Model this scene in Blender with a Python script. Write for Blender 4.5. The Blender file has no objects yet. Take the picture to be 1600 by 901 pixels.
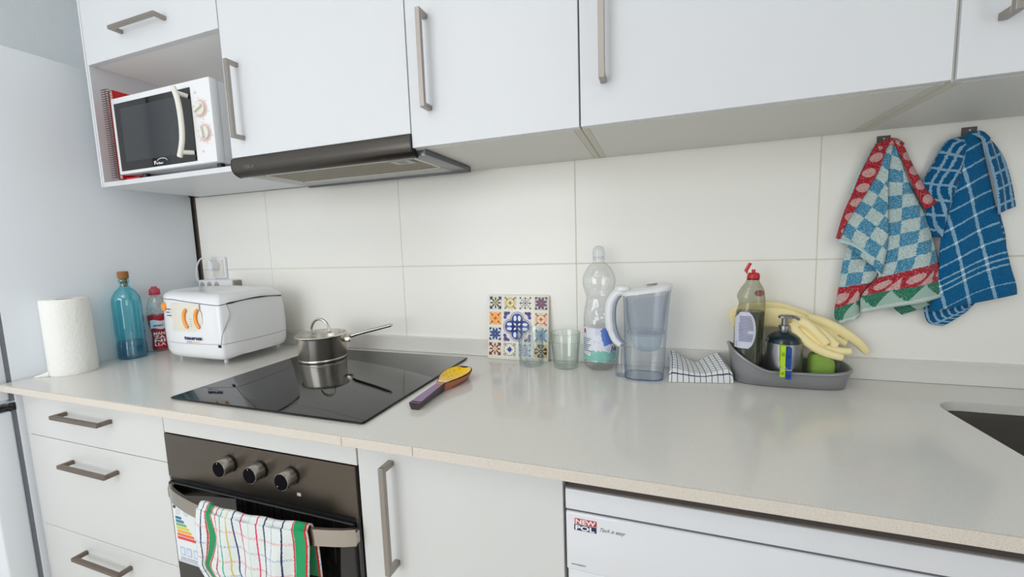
import bpy, bmesh, math, random
from mathutils import Vector, Matrix
random.seed(7)
PI = math.pi
S = bpy.context.scene
COL = S.collection

# ---------------------------------------------------------------- camera
cd = bpy.data.cameras.new('camera'); cam = bpy.data.objects.new('camera', cd); COL.objects.link(cam)
Rv = Vector((0.94451098, 0.32677641, -0.03340937)); Uv = Vector((-0.00282199, 0.10977756, 0.99395217)); Fv = Vector((-0.32846773, 0.93870446, -0.10460827))
cam.matrix_world = Matrix(((Rv.x, Uv.x, -Fv.x, .5837), (Rv.y, Uv.y, -Fv.y, -1.2407), (Rv.z, Uv.z, -Fv.z, 1.262), (0, 0, 0, 1)))
cd.sensor_width = 36; cd.lens = 643.9 / 1600 * 36; cd.clip_start = .01
S.camera = cam
# ---------------------------------------------------------------- world, lights, exposure
w = bpy.data.worlds.new('world'); S.world = w; w.use_nodes = True
w.node_tree.nodes['Background'].inputs[0].default_value = (.80, .90, 1.0, 1)
w.node_tree.nodes['Background'].inputs[1].default_value = 1.0
def area(name, loc, rot, sx, sy, power, col):
    l = bpy.data.lights.new(name, 'AREA'); l.shape = 'RECTANGLE'; l.size = sx; l.size_y = sy; l.energy = power; l.color = col
    o = bpy.data.objects.new(name, l); COL.objects.link(o); o.location = loc; o.rotation_euler = rot
    return o
area('window_daylight', (-.75, -2.78, 1.45), (PI / 2, 0, 0), 1.5, 1.7, 28.0, (.97, .98, 1.0))
area('side_window_daylight', (2.28, -2.00, 1.55), (PI / 2, 0, PI / 2), 1.1, 1.2, 5.5, (1.0, .96, .90))
area('ceiling_fill_light', (-.1, -1.75, 2.45), (0, 0, 0), .9, .9, 5.2, (1.0, .97, .92))  # added fill from above to brighten the worktop, not a lamp in the room
S.view_settings.view_transform = 'Standard'; S.view_settings.look = 'None'; S.view_settings.gamma = 1
S.view_settings.exposure = 0.0
S.view_settings.use_curve_mapping = False
S.cycles.max_bounces = 14; S.cycles.transparent_max_bounces = 24; S.cycles.transmission_bounces = 8; S.cycles.diffuse_bounces = 6; S.cycles.glossy_bounces = 5
S.cycles.use_denoising = True
S.cycles.sample_clamp_indirect = 4

# ---------------------------------------------------------------- shader helpers
class N:
    """a value socket with arithmetic"""
    def __init__(s, nt, sock): s.nt = nt; s.k = sock
    def _m(s, op, *a):
        n = s.nt.nodes.new('ShaderNodeMath'); n.operation = op
        for i, x in enumerate((s,) + a):
            if isinstance(x, N): s.nt.links.new(x.k, n.inputs[i])
            else: n.inputs[i].default_value = x
        return N(s.nt, n.outputs[0])
    def __add__(s, o): return s._m('ADD', o)
    def __sub__(s, o): return s._m('SUBTRACT', o)
    def __mul__(s, o): return s._m('MULTIPLY', o)
    def __rmul__(s, o): return s * o
    def __radd__(s, o): return s + o
    def __rsub__(s, o): return s * -1.0 + o
    def __truediv__(s, o): return s._m('DIVIDE', o)
    def __gt__(s, o): return s._m('GREATER_THAN', o)
    def __lt__(s, o): return s._m('LESS_THAN', o)
    def mod(s, o): return s._m('FLOORED_MODULO', o)
    def floor(s): return s._m('FLOOR')
    def absv(s): return s._m('ABSOLUTE')
    def mn(s, o): return s._m('MINIMUM', o)
    def mx(s, o): return s._m('MAXIMUM', o)
    def band(s, c, hw): return (s - c).absv() < hw
def lin(c):
    return tuple((x / 12.92 if x <= .04045 else ((x + .055) / 1.055) ** 2.4) for x in c)
def rgb(r, g, b): return lin((r / 255, g / 255, b / 255))
def newmat(name):
    m = bpy.data.materials.new(name); m.use_nodes = True
    return m, m.node_tree, m.node_tree.nodes['Principled BSDF']
def noise(nt, scale, detail=3, coord='Object', vec=None, rough=.5):
    tc = nt.nodes.new('ShaderNodeTexCoord'); n = nt.nodes.new('ShaderNodeTexNoise')
    n.inputs['Scale'].default_value = scale; n.inputs['Detail'].default_value = detail; n.inputs['Roughness'].default_value = rough
    if vec is None: nt.links.new(tc.outputs[coord], n.inputs['Vector'])
    else:
        mp = nt.nodes.new('ShaderNodeMapping'); mp.inputs['Scale'].default_value = vec
        nt.links.new(tc.outputs[coord], mp.inputs[0]); nt.links.new(mp.outputs[0], n.inputs['Vector'])
    return N(nt, n.outputs['Fac'])
def mixc(nt, f, a, b):
    n = nt.nodes.new('ShaderNodeMix'); n.data_type = 'RGBA'
    if isinstance(f, N): nt.links.new(f.k, n.inputs[0])
    else: n.inputs[0].default_value = f
    for i, c in ((6, a), (7, b)):
        if isinstance(c, tuple): n.inputs[i].default_value = (*c, 1)
        else: nt.links.new(c, n.inputs[i])
    return n.outputs[2]
def bump(nt, bs, h, dist=.001, st=1.0):
    b = nt.nodes.new('ShaderNodeBump'); b.inputs['Distance'].default_value = dist; b.inputs['Strength'].default_value = st
    nt.links.new(h.k, b.inputs['Height']); nt.links.new(b.outputs[0], bs.inputs['Normal'])
def mat(name, col, rough=.4, metal=0., var=.03, vs=25, bmp=0., bs_=400, coat=0., vec=None, spec=None, alpha=None, sss=0.):
    m, nt, b = newmat(name)
    n = noise(nt, vs, 3, vec=vec)
    a = tuple(min(1, x * (1 + var)) for x in col); d = tuple(x * (1 - var) for x in col)
    nt.links.new(mixc(nt, n, d, a), b.inputs['Base Color'])
    b.inputs['Roughness'].default_value = rough; b.inputs['Metallic'].default_value = metal
    if coat: b.inputs['Coat Weight'].default_value = coat; b.inputs['Coat Roughness'].default_value = .05
    if spec is not None: b.inputs['Specular IOR Level'].default_value = spec
    if sss: b.inputs['Subsurface Weight'].default_value = sss; b.inputs['Subsurface Radius'].default_value = (.01, .008, .004)
    if bmp: bump(nt, b, noise(nt, bs_, 2, vec=vec), bmp)
    return m
def brushed(name, col, rough=.32, axis='x', amt=.05):
    vec = {'x': (3, 8, 260), 'y': (400, 4, 400), 'z': (400, 400, 3), 'r': (300, 300, 6)}[axis]
    m, nt, b = newmat(name)
    n = noise(nt, 1, 3, vec=vec)
    nt.links.new(mixc(nt, n, tuple(x * (1 - amt) for x in col), tuple(min(1, x * (1 + amt)) for x in col)), b.inputs['Base Color'])
    b.inputs['Metallic'].default_value = 1
    nt.links.new(((n * .06) + (rough - .03)).k, b.inputs['Roughness'])
    return m
def shell(name, tint, edge=None, haze=0., hazecol=(.8, .8, .8), gl=1.0, bmp=0., bs_=40, rough=.03, refl=.05):
    """thin clear wall: tinted transparency, darker towards grazing, mirror gloss on top"""
    m = bpy.data.materials.new(name); m.use_nodes = True; nt = m.node_tree; nt.nodes.clear()
    out = nt.nodes.new('ShaderNodeOutputMaterial'); tr = nt.nodes.new('ShaderNodeBsdfTransparent'); g = nt.nodes.new('ShaderNodeBsdfGlossy')
    g.inputs['Roughness'].default_value = rough; g.inputs['Color'].default_value = (gl, gl, gl, 1)
    lw = nt.nodes.new('ShaderNodeLayerWeight'); lw.inputs[0].default_value = .35
    nz = noise(nt, 9, 2)
    tint = tuple(t ** .5 for t in tint); e = tuple(t ** .5 for t in (edge or tuple(t * .55 for t in tint)))
    nt.links.new(mixc(nt, (N(nt, lw.outputs['Facing'])._m('POWER', 2.0)) * (nz * .3 + .85), tint, e), tr.inputs[0])
    fr = nt.nodes.new('ShaderNodeLayerWeight'); fr.inputs[0].default_value = .5
    mx = nt.nodes.new('ShaderNodeMixShader'); nt.links.new((N(nt, fr.outputs['Facing'])._m('POWER', 5.0) * .75 + refl).k, mx.inputs[0])
    nt.links.new(tr.outputs[0], mx.inputs[1]); nt.links.new(g.outputs[0], mx.inputs[2]); last = mx
    if haze:
        d = nt.nodes.new('ShaderNodeBsdfDiffuse'); d.inputs[0].default_value = (*hazecol, 1)
        t2 = nt.nodes.new('ShaderNodeBsdfTranslucent'); t2.inputs[0].default_value = (*hazecol, 1)
        a = nt.nodes.new('ShaderNodeMixShader'); nt.links.new(d.outputs[0], a.inputs[1]); nt.links.new(t2.outputs[0], a.inputs[2]); a.inputs[0].default_value = .5
        m2 = nt.nodes.new('ShaderNodeMixShader'); m2.inputs[0].default_value = haze
        nt.links.new(mx.outputs[0], m2.inputs[1]); nt.links.new(a.outputs[0], m2.inputs[2]); last = m2
    if bmp:
        b = nt.nodes.new('ShaderNodeBump'); b.inputs['Distance'].default_value = bmp
        nt.links.new(noise(nt, bs_, 1).k, b.inputs['Height']); nt.links.new(b.outputs[0], g.inputs['Normal']); nt.links.new(b.outputs[0], fr.inputs['Normal'])
    nt.links.new(last.outputs[0], out.inputs[0])
    return m
def uvs(nt):
    tc = nt.nodes.new('ShaderNodeTexCoord'); sp = nt.nodes.new('ShaderNodeSeparateXYZ'); nt.links.new(tc.outputs['UV'], sp.inputs[0])
    return N(nt, sp.outputs[0]), N(nt, sp.outputs[1])
def terry(nt, b, amt=.002, sc=650):
    h = noise(nt, sc * .6, 4) ; bump(nt, b, h, amt)
    b.inputs['Roughness'].default_value = .95; b.inputs['Sheen Weight'].default_value = .12
    b.inputs['Specular IOR Level'].default_value = .1
    return h
_pc = {}
def plain(c, rough=.5):
    k = (c, rough)
    if k not in _pc: _pc[k] = mat('print_%d' % len(_pc), rgb(*c), rough, var=.02)
    return _pc[k]

M = {}
M['tile'] = mat('glazed_tile', rgb(243, 241, 234), .28, var=.012, vs=3, bmp=.0006, bs_=6)
M['grout'] = mat('grout', rgb(214, 208, 190), .9, var=.06, bmp=.0004)
M['white'] = mat('white_laminate', rgb(217, 219, 222), .42, var=.008, vs=8, bmp=.00008, bs_=900)
M['whiteg'] = mat('white_gloss_steel', rgb(222, 223, 227), .07, var=.006)
M['whiteshaded'] = mat('white_laminate_shaded', rgb(211, 211, 209), .42, var=.008, vs=8)  # same white laminate, darkened for the weaker light on the base units
M['visor'] = brushed('visor_inox', rgb(90, 86, 82), .33, 'x', .05)
M['carcass'] = mat('carcass_laminate', rgb(217, 216, 211), .5, var=.01)
M['niche'] = mat('laminate_lightened', rgb(238, 237, 234), .5, var=.01)  # cabinet laminate lightened to lift the shade inside the niche
M['slate'] = mat('slate_plastic', rgb(92, 95, 102), .4)
M['hoodside'] = mat('hood_side_metal', rgb(140, 142, 144), .35, .4)
M['edgeband'] = mat('carcass_edge', rgb(206, 203, 190), .6, var=.02)
M['paint'] = mat('wall_paint', rgb(240, 243, 244), .8, var=.02, bmp=.0004, bs_=120)
M['ceil'] = mat('ceiling_paint', rgb(246, 246, 244), .85, var=.01)
M['floor'] = mat('floor_tile', rgb(228, 222, 212), .3, var=.06, vs=6)
M['dark'] = mat('gap_shade_brown', rgb(104, 92, 82), .8, var=.2)
M['black'] = mat('black_plastic', rgb(22, 22, 23), .35, var=.1)
M['gasket'] = mat('rubber_gasket', rgb(120, 122, 132), .6)
M['handle'] = brushed('brushed_handle', rgb(158, 150, 142), .36, 'x')
M['handlez'] = brushed('brushed_handle_upright', rgb(162, 156, 150), .36, 'z')
M['handle_dark'] = brushed('brushed_handle_bronze', rgb(128, 116, 106), .36, 'x')
M['inoxb'] = brushed('bronze_inox', rgb(104, 96, 88), .33, 'x', .05)
M['inox'] = brushed('inox', rgb(196, 192, 186), .28, 'x')
M['inoxr'] = brushed('pan_steel', rgb(226, 219, 207), .26, 'r', .05)
M['ovhandle'] = brushed('oven_handle_steel', rgb(176, 168, 160), .25, 'x')
M['capblack'] = mat('knob_black', rgb(14, 12, 15), .8, spec=.05)
M['chrome'] = mat('polished_steel', rgb(215, 212, 205), .1, 1., var=.02)
M['sink'] = brushed('sink_steel', rgb(150, 146, 142), .35, 'x')
M['ovenglass'] = mat('oven_black_glass', rgb(14, 13, 13), .05, var=.05)
M['hobglass'] = mat('hob_black_glass', rgb(12, 12, 12), .03, var=.05, spec=.33)
M['fridge'] = mat('fridge_white', rgb(228, 233, 238), .33, var=.01, bmp=.0001, bs_=300)
M['grey'] = mat('grey_plastic', rgb(150, 151, 154), .30, .45, var=.05)
M['cork'] = mat('cork', rgb(150, 104, 58), .85, var=.35, vs=220, bmp=.001, bs_=300)
M['paper'] = mat('paper_towel', rgb(238, 238, 233), .95, var=.02, bmp=.0022, bs_=90, sss=.1)
M['card'] = mat('cardboard', rgb(150, 118, 92), .9)
M['wplast'] = mat('white_plastic', rgb(232, 233, 235), .22, var=.008)
M['wplast2'] = mat('warm_white_plastic', rgb(226, 224, 214), .35, var=.01)
M['orange'] = mat('orange_plastic', rgb(246, 158, 62), .35)
M['red'] = mat('red_plastic', rgb(196, 30, 34), .3)
M['pinkc'] = shell('pink_cap', rgb(240, 130, 150), rgb(200, 50, 80), haze=.5, hazecol=rgb(236, 110, 130))
M['redcover'] = mat('red_cover', rgb(205, 26, 30), .35)
M['wire'] = mat('black_wire', rgb(70, 62, 60), .35, .6)
M['bluebottle'] = shell('teal_glass', rgb(104, 228, 242), rgb(4, 132, 160), rough=.02, bmp=.0008, bs_=18, refl=.12)
M['blueliquid'] = shell('teal_liquid', rgb(70, 196, 222), rgb(10, 130, 160))
M['clearb'] = shell('clear_plastic', rgb(250, 251, 251), rgb(128, 136, 136), bmp=.005, bs_=45, haze=.01, refl=.10)
M['clearp'] = shell('clear_grey_plastic', rgb(236, 239, 242), rgb(176, 182, 190), haze=.12, hazecol=rgb(235, 238, 240), bmp=.001)
M['glass1'] = shell('drinking_glass', rgb(250, 253, 253), rgb(104, 130, 138), bmp=.0005, bs_=60, refl=.08)
M['glass2'] = shell('greenish_glass', rgb(250, 253, 251), rgb(116, 142, 132), bmp=.0003, refl=.08)
M['jug'] = shell('jug_clear', rgb(246, 249, 252), rgb(88, 120, 178), haze=.02, hazecol=rgb(220, 226, 236), refl=.07)
M['funnel'] = shell('jug_funnel', rgb(226, 230, 238), rgb(160, 170, 190), haze=.22, hazecol=rgb(196, 202, 214))
M['filter'] = shell('filter_cup', rgb(230, 238, 244), rgb(180, 200, 215), haze=.45, hazecol=rgb(222, 232, 240))
M['water'] = shell('water', rgb(250, 252, 253), rgb(222, 230, 236))
M['soapb'] = shell('soap_bottle_clear', rgb(206, 208, 190), rgb(120, 124, 108), haze=.10, hazecol=rgb(170, 172, 150))
M['soapl'] = shell('soap_liquid', rgb(122, 128, 112), rgb(50, 58, 50), haze=.12, hazecol=rgb(90, 96, 84))
M['teal_dark'] = mat('dark_teal_soap', rgb(20, 44, 52), .08, var=.1)
M['steelp'] = mat('satin_silver', rgb(140, 140, 142), .28, .85, var=.03)
M['lime'] = mat('lime_plastic', rgb(176, 214, 44), .3)
M['blue'] = mat('blue_plastic', rgb(16, 70, 150), .3)
M['sponge'] = mat('green_sponge', rgb(142, 178, 78), .95, var=.3, vs=300, bmp=.003, bs_=500)
M['glove'] = mat('latex_yellow', rgb(246, 230, 172), .42, var=.04, vs=40, bmp=.0012, bs_=60, sss=.12)
M['filt'] = mat('filter_mesh', rgb(176, 170, 158), .4, .6)
M['lidglass'] = shell('lid_glass', rgb(225, 226, 224), rgb(150, 150, 148), haze=.05)

# quartz worktop
m, nt, b = newmat('quartz'); M['quartz'] = m
n1 = noise(nt, 900, 2); n2 = noise(nt, 330, 2); n3 = noise(nt, 3, 3)
c = mixc(nt, n3, rgb(218, 215, 209), rgb(224, 222, 217))
c = mixc(nt, (n1 > .66) * .5, c, rgb(140, 132, 122)); c = mixc(nt, (n2 > .70) * .6, c, rgb(236, 234, 228))
nt.links.new(c, b.inputs['Base Color']); b.inputs['Roughness'].default_value = .13
m, nt, b = newmat('quartz_edge'); M['quartz_edge'] = m
n1 = noise(nt, 900, 2); n2 = noise(nt, 400, 2)
c = mixc(nt, (n1 > .62) * .6, rgb(214, 205, 194), rgb(160, 142, 126)); c = mixc(nt, (n2 > .66) * .5, c, rgb(236, 230, 222))
nt.links.new(c, b.inputs['Base Color']); b.inputs['Roughness'].default_value = .35

# towel fabrics
m, nt, b = newmat('terry_checks'); M['terryA'] = m
u, v = uvs(nt)
h = terry(nt, b, .003, 700)
wob = (noise(nt, 260, 3) - .5) * .008
u2 = u + wob; v2 = v + wob
chk = ((u2 / .032).floor() + (v2 / .029).floor()).mod(2.0)
fleck = noise(nt, 420, 4)
blue_ = mixc(nt, (fleck > .53) * .6, rgb(62, 138, 176), rgb(158, 196, 208)); white_ = mixc(nt, (fleck > .52) * .55, rgb(206, 220, 216), rgb(132, 172, 176))
col = mixc(nt, chk, blue_, white_)
red_ = mixc(nt, (fleck > .57) * .5, rgb(176, 38, 54), rgb(214, 160, 160)); pink_ = mixc(nt, (fleck > .52) * .5, rgb(216, 186, 182), rgb(190, 70, 84))
e = v2                                                          # distance from the hemmed edge
cu = (u2.mod(.060) - .030); cv = (e - .060)
fruit = ((cu * cu + cv * cv * 1.6)) < .00024
tri = (cu.absv() * 1.1 + .030) > (e + .004)
tri2 = ((u2 + .030).mod(.060) - .030).absv() < ((.085 - e) * .45 - .006)
redz = mixc(nt, fruit, red_, pink_); redz = mixc(nt, (tri2 * (e < .084)) * (fruit < .5), redz, pink_)
green_ = mixc(nt, (fleck > .56) * .5, rgb(46, 122, 96), rgb(140, 184, 166)); gz = mixc(nt, ((u2.mod(.060) - .030).absv() > (e * .9 - .006)), green_, rgb(170, 200, 188))
col = mixc(nt, e < .086, col, redz); col = mixc(nt, e < .040, col, gz); col = mixc(nt, e < .009, col, rgb(208, 222, 218))
nt.links.new(col, b.inputs['Base Color'])
m, nt, b = newmat('terry_red_border'); M['terryR'] = m
u, v = uvs(nt); terry(nt, b, .003, 700); fleck = noise(nt, 420, 4)
cu = u - .014; cv = v.mod(.036) - .018
red_ = mixc(nt, (fleck > .57) * .5, rgb(176, 34, 50), rgb(214, 150, 150)); pink_ = mixc(nt, (fleck > .52) * .5, rgb(214, 180, 176), rgb(190, 70, 84))
nt.links.new(mixc(nt, (cu * cu + cv * cv) < .00012, red_, pink_), b.inputs['Base Color'])
m, nt, b = newmat('terry_green_back'); M['terryG'] = m
u, v = uvs(nt); terry(nt, b, .003, 700); fleck = noise(nt, 420, 4)
cc = mixc(nt, ((u / .03).floor() + (v / .03).floor()).mod(2.0), rgb(50, 120, 96), rgb(165, 196, 184)); cc = mixc(nt, (fleck > .58) * .4, cc, rgb(180, 205, 195))
nt.links.new(cc, b.inputs['Base Color'])
m = mat('terry_hem', rgb(186, 208, 210), .95, var=.1, vs=300, bmp=.001); M['hem'] = m

m, nt, b = newmat('terry_blue_plaid'); M['terryB'] = m
u, v = uvs(nt); terry(nt, b, .003, 600)
wob = (noise(nt, 260, 3) - .5) * .006; u = u + wob; v = v + wob
su = ((u + .0225).mod(.045) - .0225).absv() < .0030
sv = (((v - .105 + .0195).mod(.039) - .0195).absv() < .0022) * (v > .09)
sv2 = v.band(.046, .0021).mx(v.band(.060, .0021)).mx(v.band(.074, .0021)).mx(v.band(.004, .0012))
st = su.mx(sv).mx(sv2); both = su * (sv.mx(sv2))
fleck = noise(nt, 420, 4)
col = mixc(nt, (fleck > .6) * .35, rgb(12, 96, 146), rgb(60, 138, 176))
col = mixc(nt, st * .85, col, rgb(150, 190, 214)); col = mixc(nt, both, col, rgb(226, 236, 240))
nt.links.new(col, b.inputs['Base Color'])
m, nt, b = newmat('terry_blue_dense'); M['terryB2'] = m
u, v = uvs(nt); terry(nt, b, .003, 600)
wob = (noise(nt, 260, 3) - .5) * .006; u = u + wob; v = v + wob
su = (((u + .003).mod(.013) - .0065).absv() < .0022)
sv = ((v.mod(.034) - .017).absv() < .0026)
col = mixc(nt, su.mx(sv) * .8, rgb(12, 92, 142), rgb(160, 196, 218))
nt.links.new(col, b.inputs['Base Color'])

m, nt, b = newmat('striped_tea_towel'); M['teatowel'] = m
u, v = uvs(nt); terry(nt, b, .0022, 800)
wob = (noise(nt, 300, 2) - .5) * .010; uw = u + wob; v = v + wob
dash = noise(nt, 500, 1) > .5
col = mixc(nt, ((v.mod(.19) - .03).absv() < .007) * dash * .8, rgb(230, 234, 232), rgb(232, 150, 150))
col = mixc(nt, ((v.mod(.19) - .125).absv() < .007) * dash * .8, col, rgb(150, 170, 204))
def S_(c, hw, colr): 
    global col
    col = mixc(nt, uw.band(c, hw), col, rgb(*colr))
for c_, hw_, k_ in [(.063, .005, (50, 62, 110)), (.103, .005, (200, 60, 70)), (.133, .023, (48, 152, 96)), (.163, .005, (200, 60, 70)), (.209, .005, (200, 56, 76)),
                    (.26, .005, (70, 180, 150)), (.32, .005, (214, 196, 110)), (.377, .006, (50, 66, 116)), (.456, .006, (206, 50, 110)), (.53, .004, (190, 226, 206)),
                    (.60, .006, (224, 70, 110)), (.665, .006, (44, 60, 100)), (.73, .002, (110, 130, 190)), (.81, .006, (44, 62, 104)), (.888, .005, (210, 50, 60)), (.935, .040, (40, 160, 100)), (.982, .008, (208, 50, 60))]:
    S_(c_, hw_, k_)
nt.links.new(col, b.inputs['Base Color'])
m, nt, b = newmat('navy_check_cloth'); M['checkcloth'] = m
u, v = uvs(nt); terry(nt, b, .0008, 500)
wob = (noise(nt, 60, 2) - .5) * .002
ln = (((u + wob).mod(.0135) - .00675).absv() < .0008).mx((((v + wob).mod(.0135) - .00675).absv()) < .0008)
nt.links.new(mixc(nt, ln, rgb(226, 228, 228), rgb(52, 56, 92)), b.inputs['Base Color'])

# ---------------------------------------------------------------- mesh helpers
class MB:
    def __init__(s): s.bm = bmesh.new(); s.uv = s.bm.loops.layers.uv.new('UVMap')
    def box(s, x0, x1, y0, y1, z0, z1, bev=0., seg=2, mi=0):
        t = bmesh.new(); r = bmesh.ops.create_cube(t, size=1)
        for v in t.verts: v.co = Vector(((x0 + x1) / 2 + v.co.x * (x1 - x0), (y0 + y1) / 2 + v.co.y * (y1 - y0), (z0 + z1) / 2 + v.co.z * (z1 - z0)))
        if bev: bmesh.ops.bevel(t, geom=t.edges[:], offset=bev, segments=seg, affect='EDGES', profile=.5)
        s.merge(t, mi); return s
    def merge(s, t, mi=0, mtx=None):
        mp = {}
        for v in t.verts: mp[v] = s.bm.verts.new(mtx @ v.co if mtx else v.co)
        for f in t.faces:
            try: g = s.bm.faces.new([mp[v] for v in f.verts]); g.material_index = mi if mi else f.material_index; g.smooth = True
            except ValueError: pass
        t.free(); return s
    def obox(s, c, ax, ay, az, hx, hy, hz, bev=0., mi=0, seg=2):
        t = bmesh.new(); bmesh.ops.create_cube(t, size=1)
        for v in t.verts: v.co = Vector((v.co.x * 2 * hx, v.co.y * 2 * hy, v.co.z * 2 * hz))
        if bev: bmesh.ops.bevel(t, geom=t.edges[:], offset=bev, segments=seg, affect='EDGES', profile=.5)
        ax, ay, az = Vector(ax).normalized(), Vector(ay).normalized(), Vector(az).normalized()
        Mx = Matrix(((ax.x, ay.x, az.x, c[0]), (ax.y, ay.y, az.y, c[1]), (ax.z, ay.z, az.z, c[2]), (0, 0, 0, 1)))
        return s.merge(t, mi, Mx)
    def rings(s, rs, cap0=True, cap1=True, mi=0, closed=True, uvf=None):
        R = [[s.bm.verts.new(p) for p in r] for r in rs]; n = len(R[0])
        for i in range(len(R) - 1):
            for j in range(n if closed else n - 1):
                k = (j + 1) % n
                f = s.bm.faces.new((R[i][j], R[i][k], R[i + 1][k], R[i + 1][j])); f.smooth = True; f.material_index = mi
        if cap0: f = s.bm.faces.new(R[0][::-1]); f.material_index = mi; f.smooth = True
        if cap1: f = s.bm.faces.new(R[-1]); f.material_index = mi; f.smooth = True
        return s
    def lathe(s, prof, cx=0, cy=0, n=40, cap0=True, cap1=True, mi=0, wob=None):
        rs = []
        for i, (r, z) in enumerate(prof):
            rs.append([(cx + (r * (wob(2 * PI * j / n, z) if wob else 1)) * math.cos(2 * PI * j / n), cy + (r * (wob(2 * PI * j / n, z) if wob else 1)) * math.sin(2 * PI * j / n), z) for j in range(n)])
        return s.rings(rs, cap0, cap1, mi)
    def cyl(s, p, q, r, r2=None, n=24, mi=0, cap=True):
        return s.tube([p, q], [r, r if r2 is None else r2], n, mi, cap)
    def tube(s, pts, r, n=12, mi=0, cap=True, flat=None, up=None):
        P = [Vector(p) for p in pts]; rr = r if isinstance(r, (list, tuple)) else [r] * len(P)
        rs = []; prev = None
        for i, p in enumerate(P):
            d = (P[min(i + 1, len(P) - 1)] - P[max(i - 1, 0)]).normalized()
            if prev is None:
                a = Vector(up) if up else (Vector((0, 0, 1)) if abs(d.z) < .9 else Vector((1, 0, 0)))
            else: a = prev
            a = (a - d * a.dot(d)).normalized(); prev = a; bb = d.cross(a)
            fx = flat if flat else 1.0
            rs.append([p + (a * math.cos(2 * PI * j / n) * rr[i] * fx + bb * math.sin(2 * PI * j / n) * rr[i]) for j in range(n)])
        return s.rings(rs, cap, cap, mi)
    def bar(s, pts, w_, h_, up=(0, 0, 1), mi=0):
        """rectangular section swept along pts, w_ sideways and h_ along up"""
        P = [Vector(p) for p in pts]; rs = []
        for i, p in enumerate(P):
            d = (P[min(i + 1, len(P) - 1)] - P[max(i - 1, 0)]).normalized(); a = Vector(up); a = (a - d * a.dot(d)).normalized(); bb = d.cross(a)
            rs.append([p + bb * sx * w_ / 2 + a * sz * h_ / 2 for sx, sz in ((-1, -1), (1, -1), (1, 1), (-1, 1))])
        return s.rings(rs, True, True, mi)
    def prism(s, poly, ax, lo, hi, mi=0):
        """poly in the two axes other than ax (0,1,2), extruded lo..hi"""
        def P(a, b, h):
            return {0: (h, a, b), 1: (a, h, b), 2: (a, b, h)}[ax]
        A = [s.bm.verts.new(P(a, b_, lo)) for a, b_ in poly]; B = [s.bm.verts.new(P(a, b_, hi)) for a, b_ in poly]; n = len(A)
        for i in range(n): f = s.bm.faces.new((A[i], A[(i + 1) % n], B[(i + 1) % n], B[i])); f.material_index = mi; f.smooth = True
        for L_ in (A[::-1], B): f = s.bm.faces.new(L_); f.material_index = mi; f.smooth = True
        return s
    def grid(s, G, UV=None, mi=0):
        V = [[s.bm.verts.new(p) for p in row] for row in G]
        for i in range(len(V) - 1):
            for j in range(len(V[0]) - 1):
                f = s.bm.faces.new((V[i][j], V[i][j + 1], V[i + 1][j + 1], V[i + 1][j])); f.smooth = True; f.material_index = mi
                if UV:
                    for lp, (a, b_) in zip(f.loops, ((i, j), (i, j + 1), (i + 1, j + 1), (i + 1, j))): lp[s.uv].uv = UV[a][b_]
        return s
def finish(me, angle=35):
    me.set_sharp_from_angle(angle=math.radians(angle))
def obj(name, mb, mats, parent=None, angle=35, recalc=True):
    if recalc: bmesh.ops.recalc_face_normals(mb.bm, faces=mb.bm.faces[:])
    me = bpy.data.meshes.new(name); mb.bm.to_mesh(me); mb.bm.free()
    for m_ in (mats if isinstance(mats, (list, tuple)) else [mats]): me.materials.append(M[m_] if isinstance(m_, str) else m_)
    finish(me, angle)
    return link(name, me, parent)
def rootloc(p):
    v = Vector((0, 0, 0))
    while p is not None: v += p.location; p = p.parent
    return v
def link(name, me, parent):
    o = bpy.data.objects.new(name, me); COL.objects.link(o)
    if parent is not None:
        me.transform(Matrix.Translation(-rootloc(parent))); o.parent = parent
    return o
def thing(name, label, cat, loc, group=None):
    o = bpy.data.objects.new(name, None); COL.objects.link(o); o.location = loc; o.empty_display_size = .05
    return tag(o, label, cat, group)
def tag(o, label, cat, group=None):
    o['label'] = label; o['category'] = cat
    if group: o['group'] = group
    return o
def struct(o): o['kind'] = 'structure'; return o
def solid(o, t, off=-1):
    md = o.modifiers.new('thickness', 'SOLIDIFY'); md.thickness = t; md.offset = off; return o
def subsurf(o, n=2):
    md = o.modifiers.new('smooth', 'SUBSURF'); md.levels = n; md.render_levels = n; return o
def txt(s, size, origin, right, up, m_, name, parent, bold=0., shear=0., width=None, depth=.00015):
    c = bpy.data.curves.new('t', 'FONT'); c.body = s; c.size = size; c.extrude = depth; c.offset = bold; c.shear = shear; c.resolution_u = 3
    o = bpy.data.objects.new('t', c); COL.objects.link(o)
    bpy.context.view_layer.update()
    me = bpy.data.meshes.new_from_object(o.evaluated_get(bpy.context.evaluated_depsgraph_get()))
    bpy.data.objects.remove(o); bpy.data.curves.remove(c)
    if width:
        xs = [v.co.x for v in me.vertices]; k = width / (max(xs) - min(xs)); x0 = min(xs)
        for v in me.vertices: v.co.x = (v.co.x - x0) * k
    r = Vector(right).normalized(); u = Vector(up).normalized(); n = r.cross(u)
    me.transform(Matrix(((r.x, u.x, n.x, origin[0]), (r.y, u.y, n.y, origin[1]), (r.z, u.z, n.z, origin[2]), (0, 0, 0, 1))))
    me.materials.clear(); me.materials.append(M[m_] if isinstance(m_, str) else m_)
    return link(name, me, parent)
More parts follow.
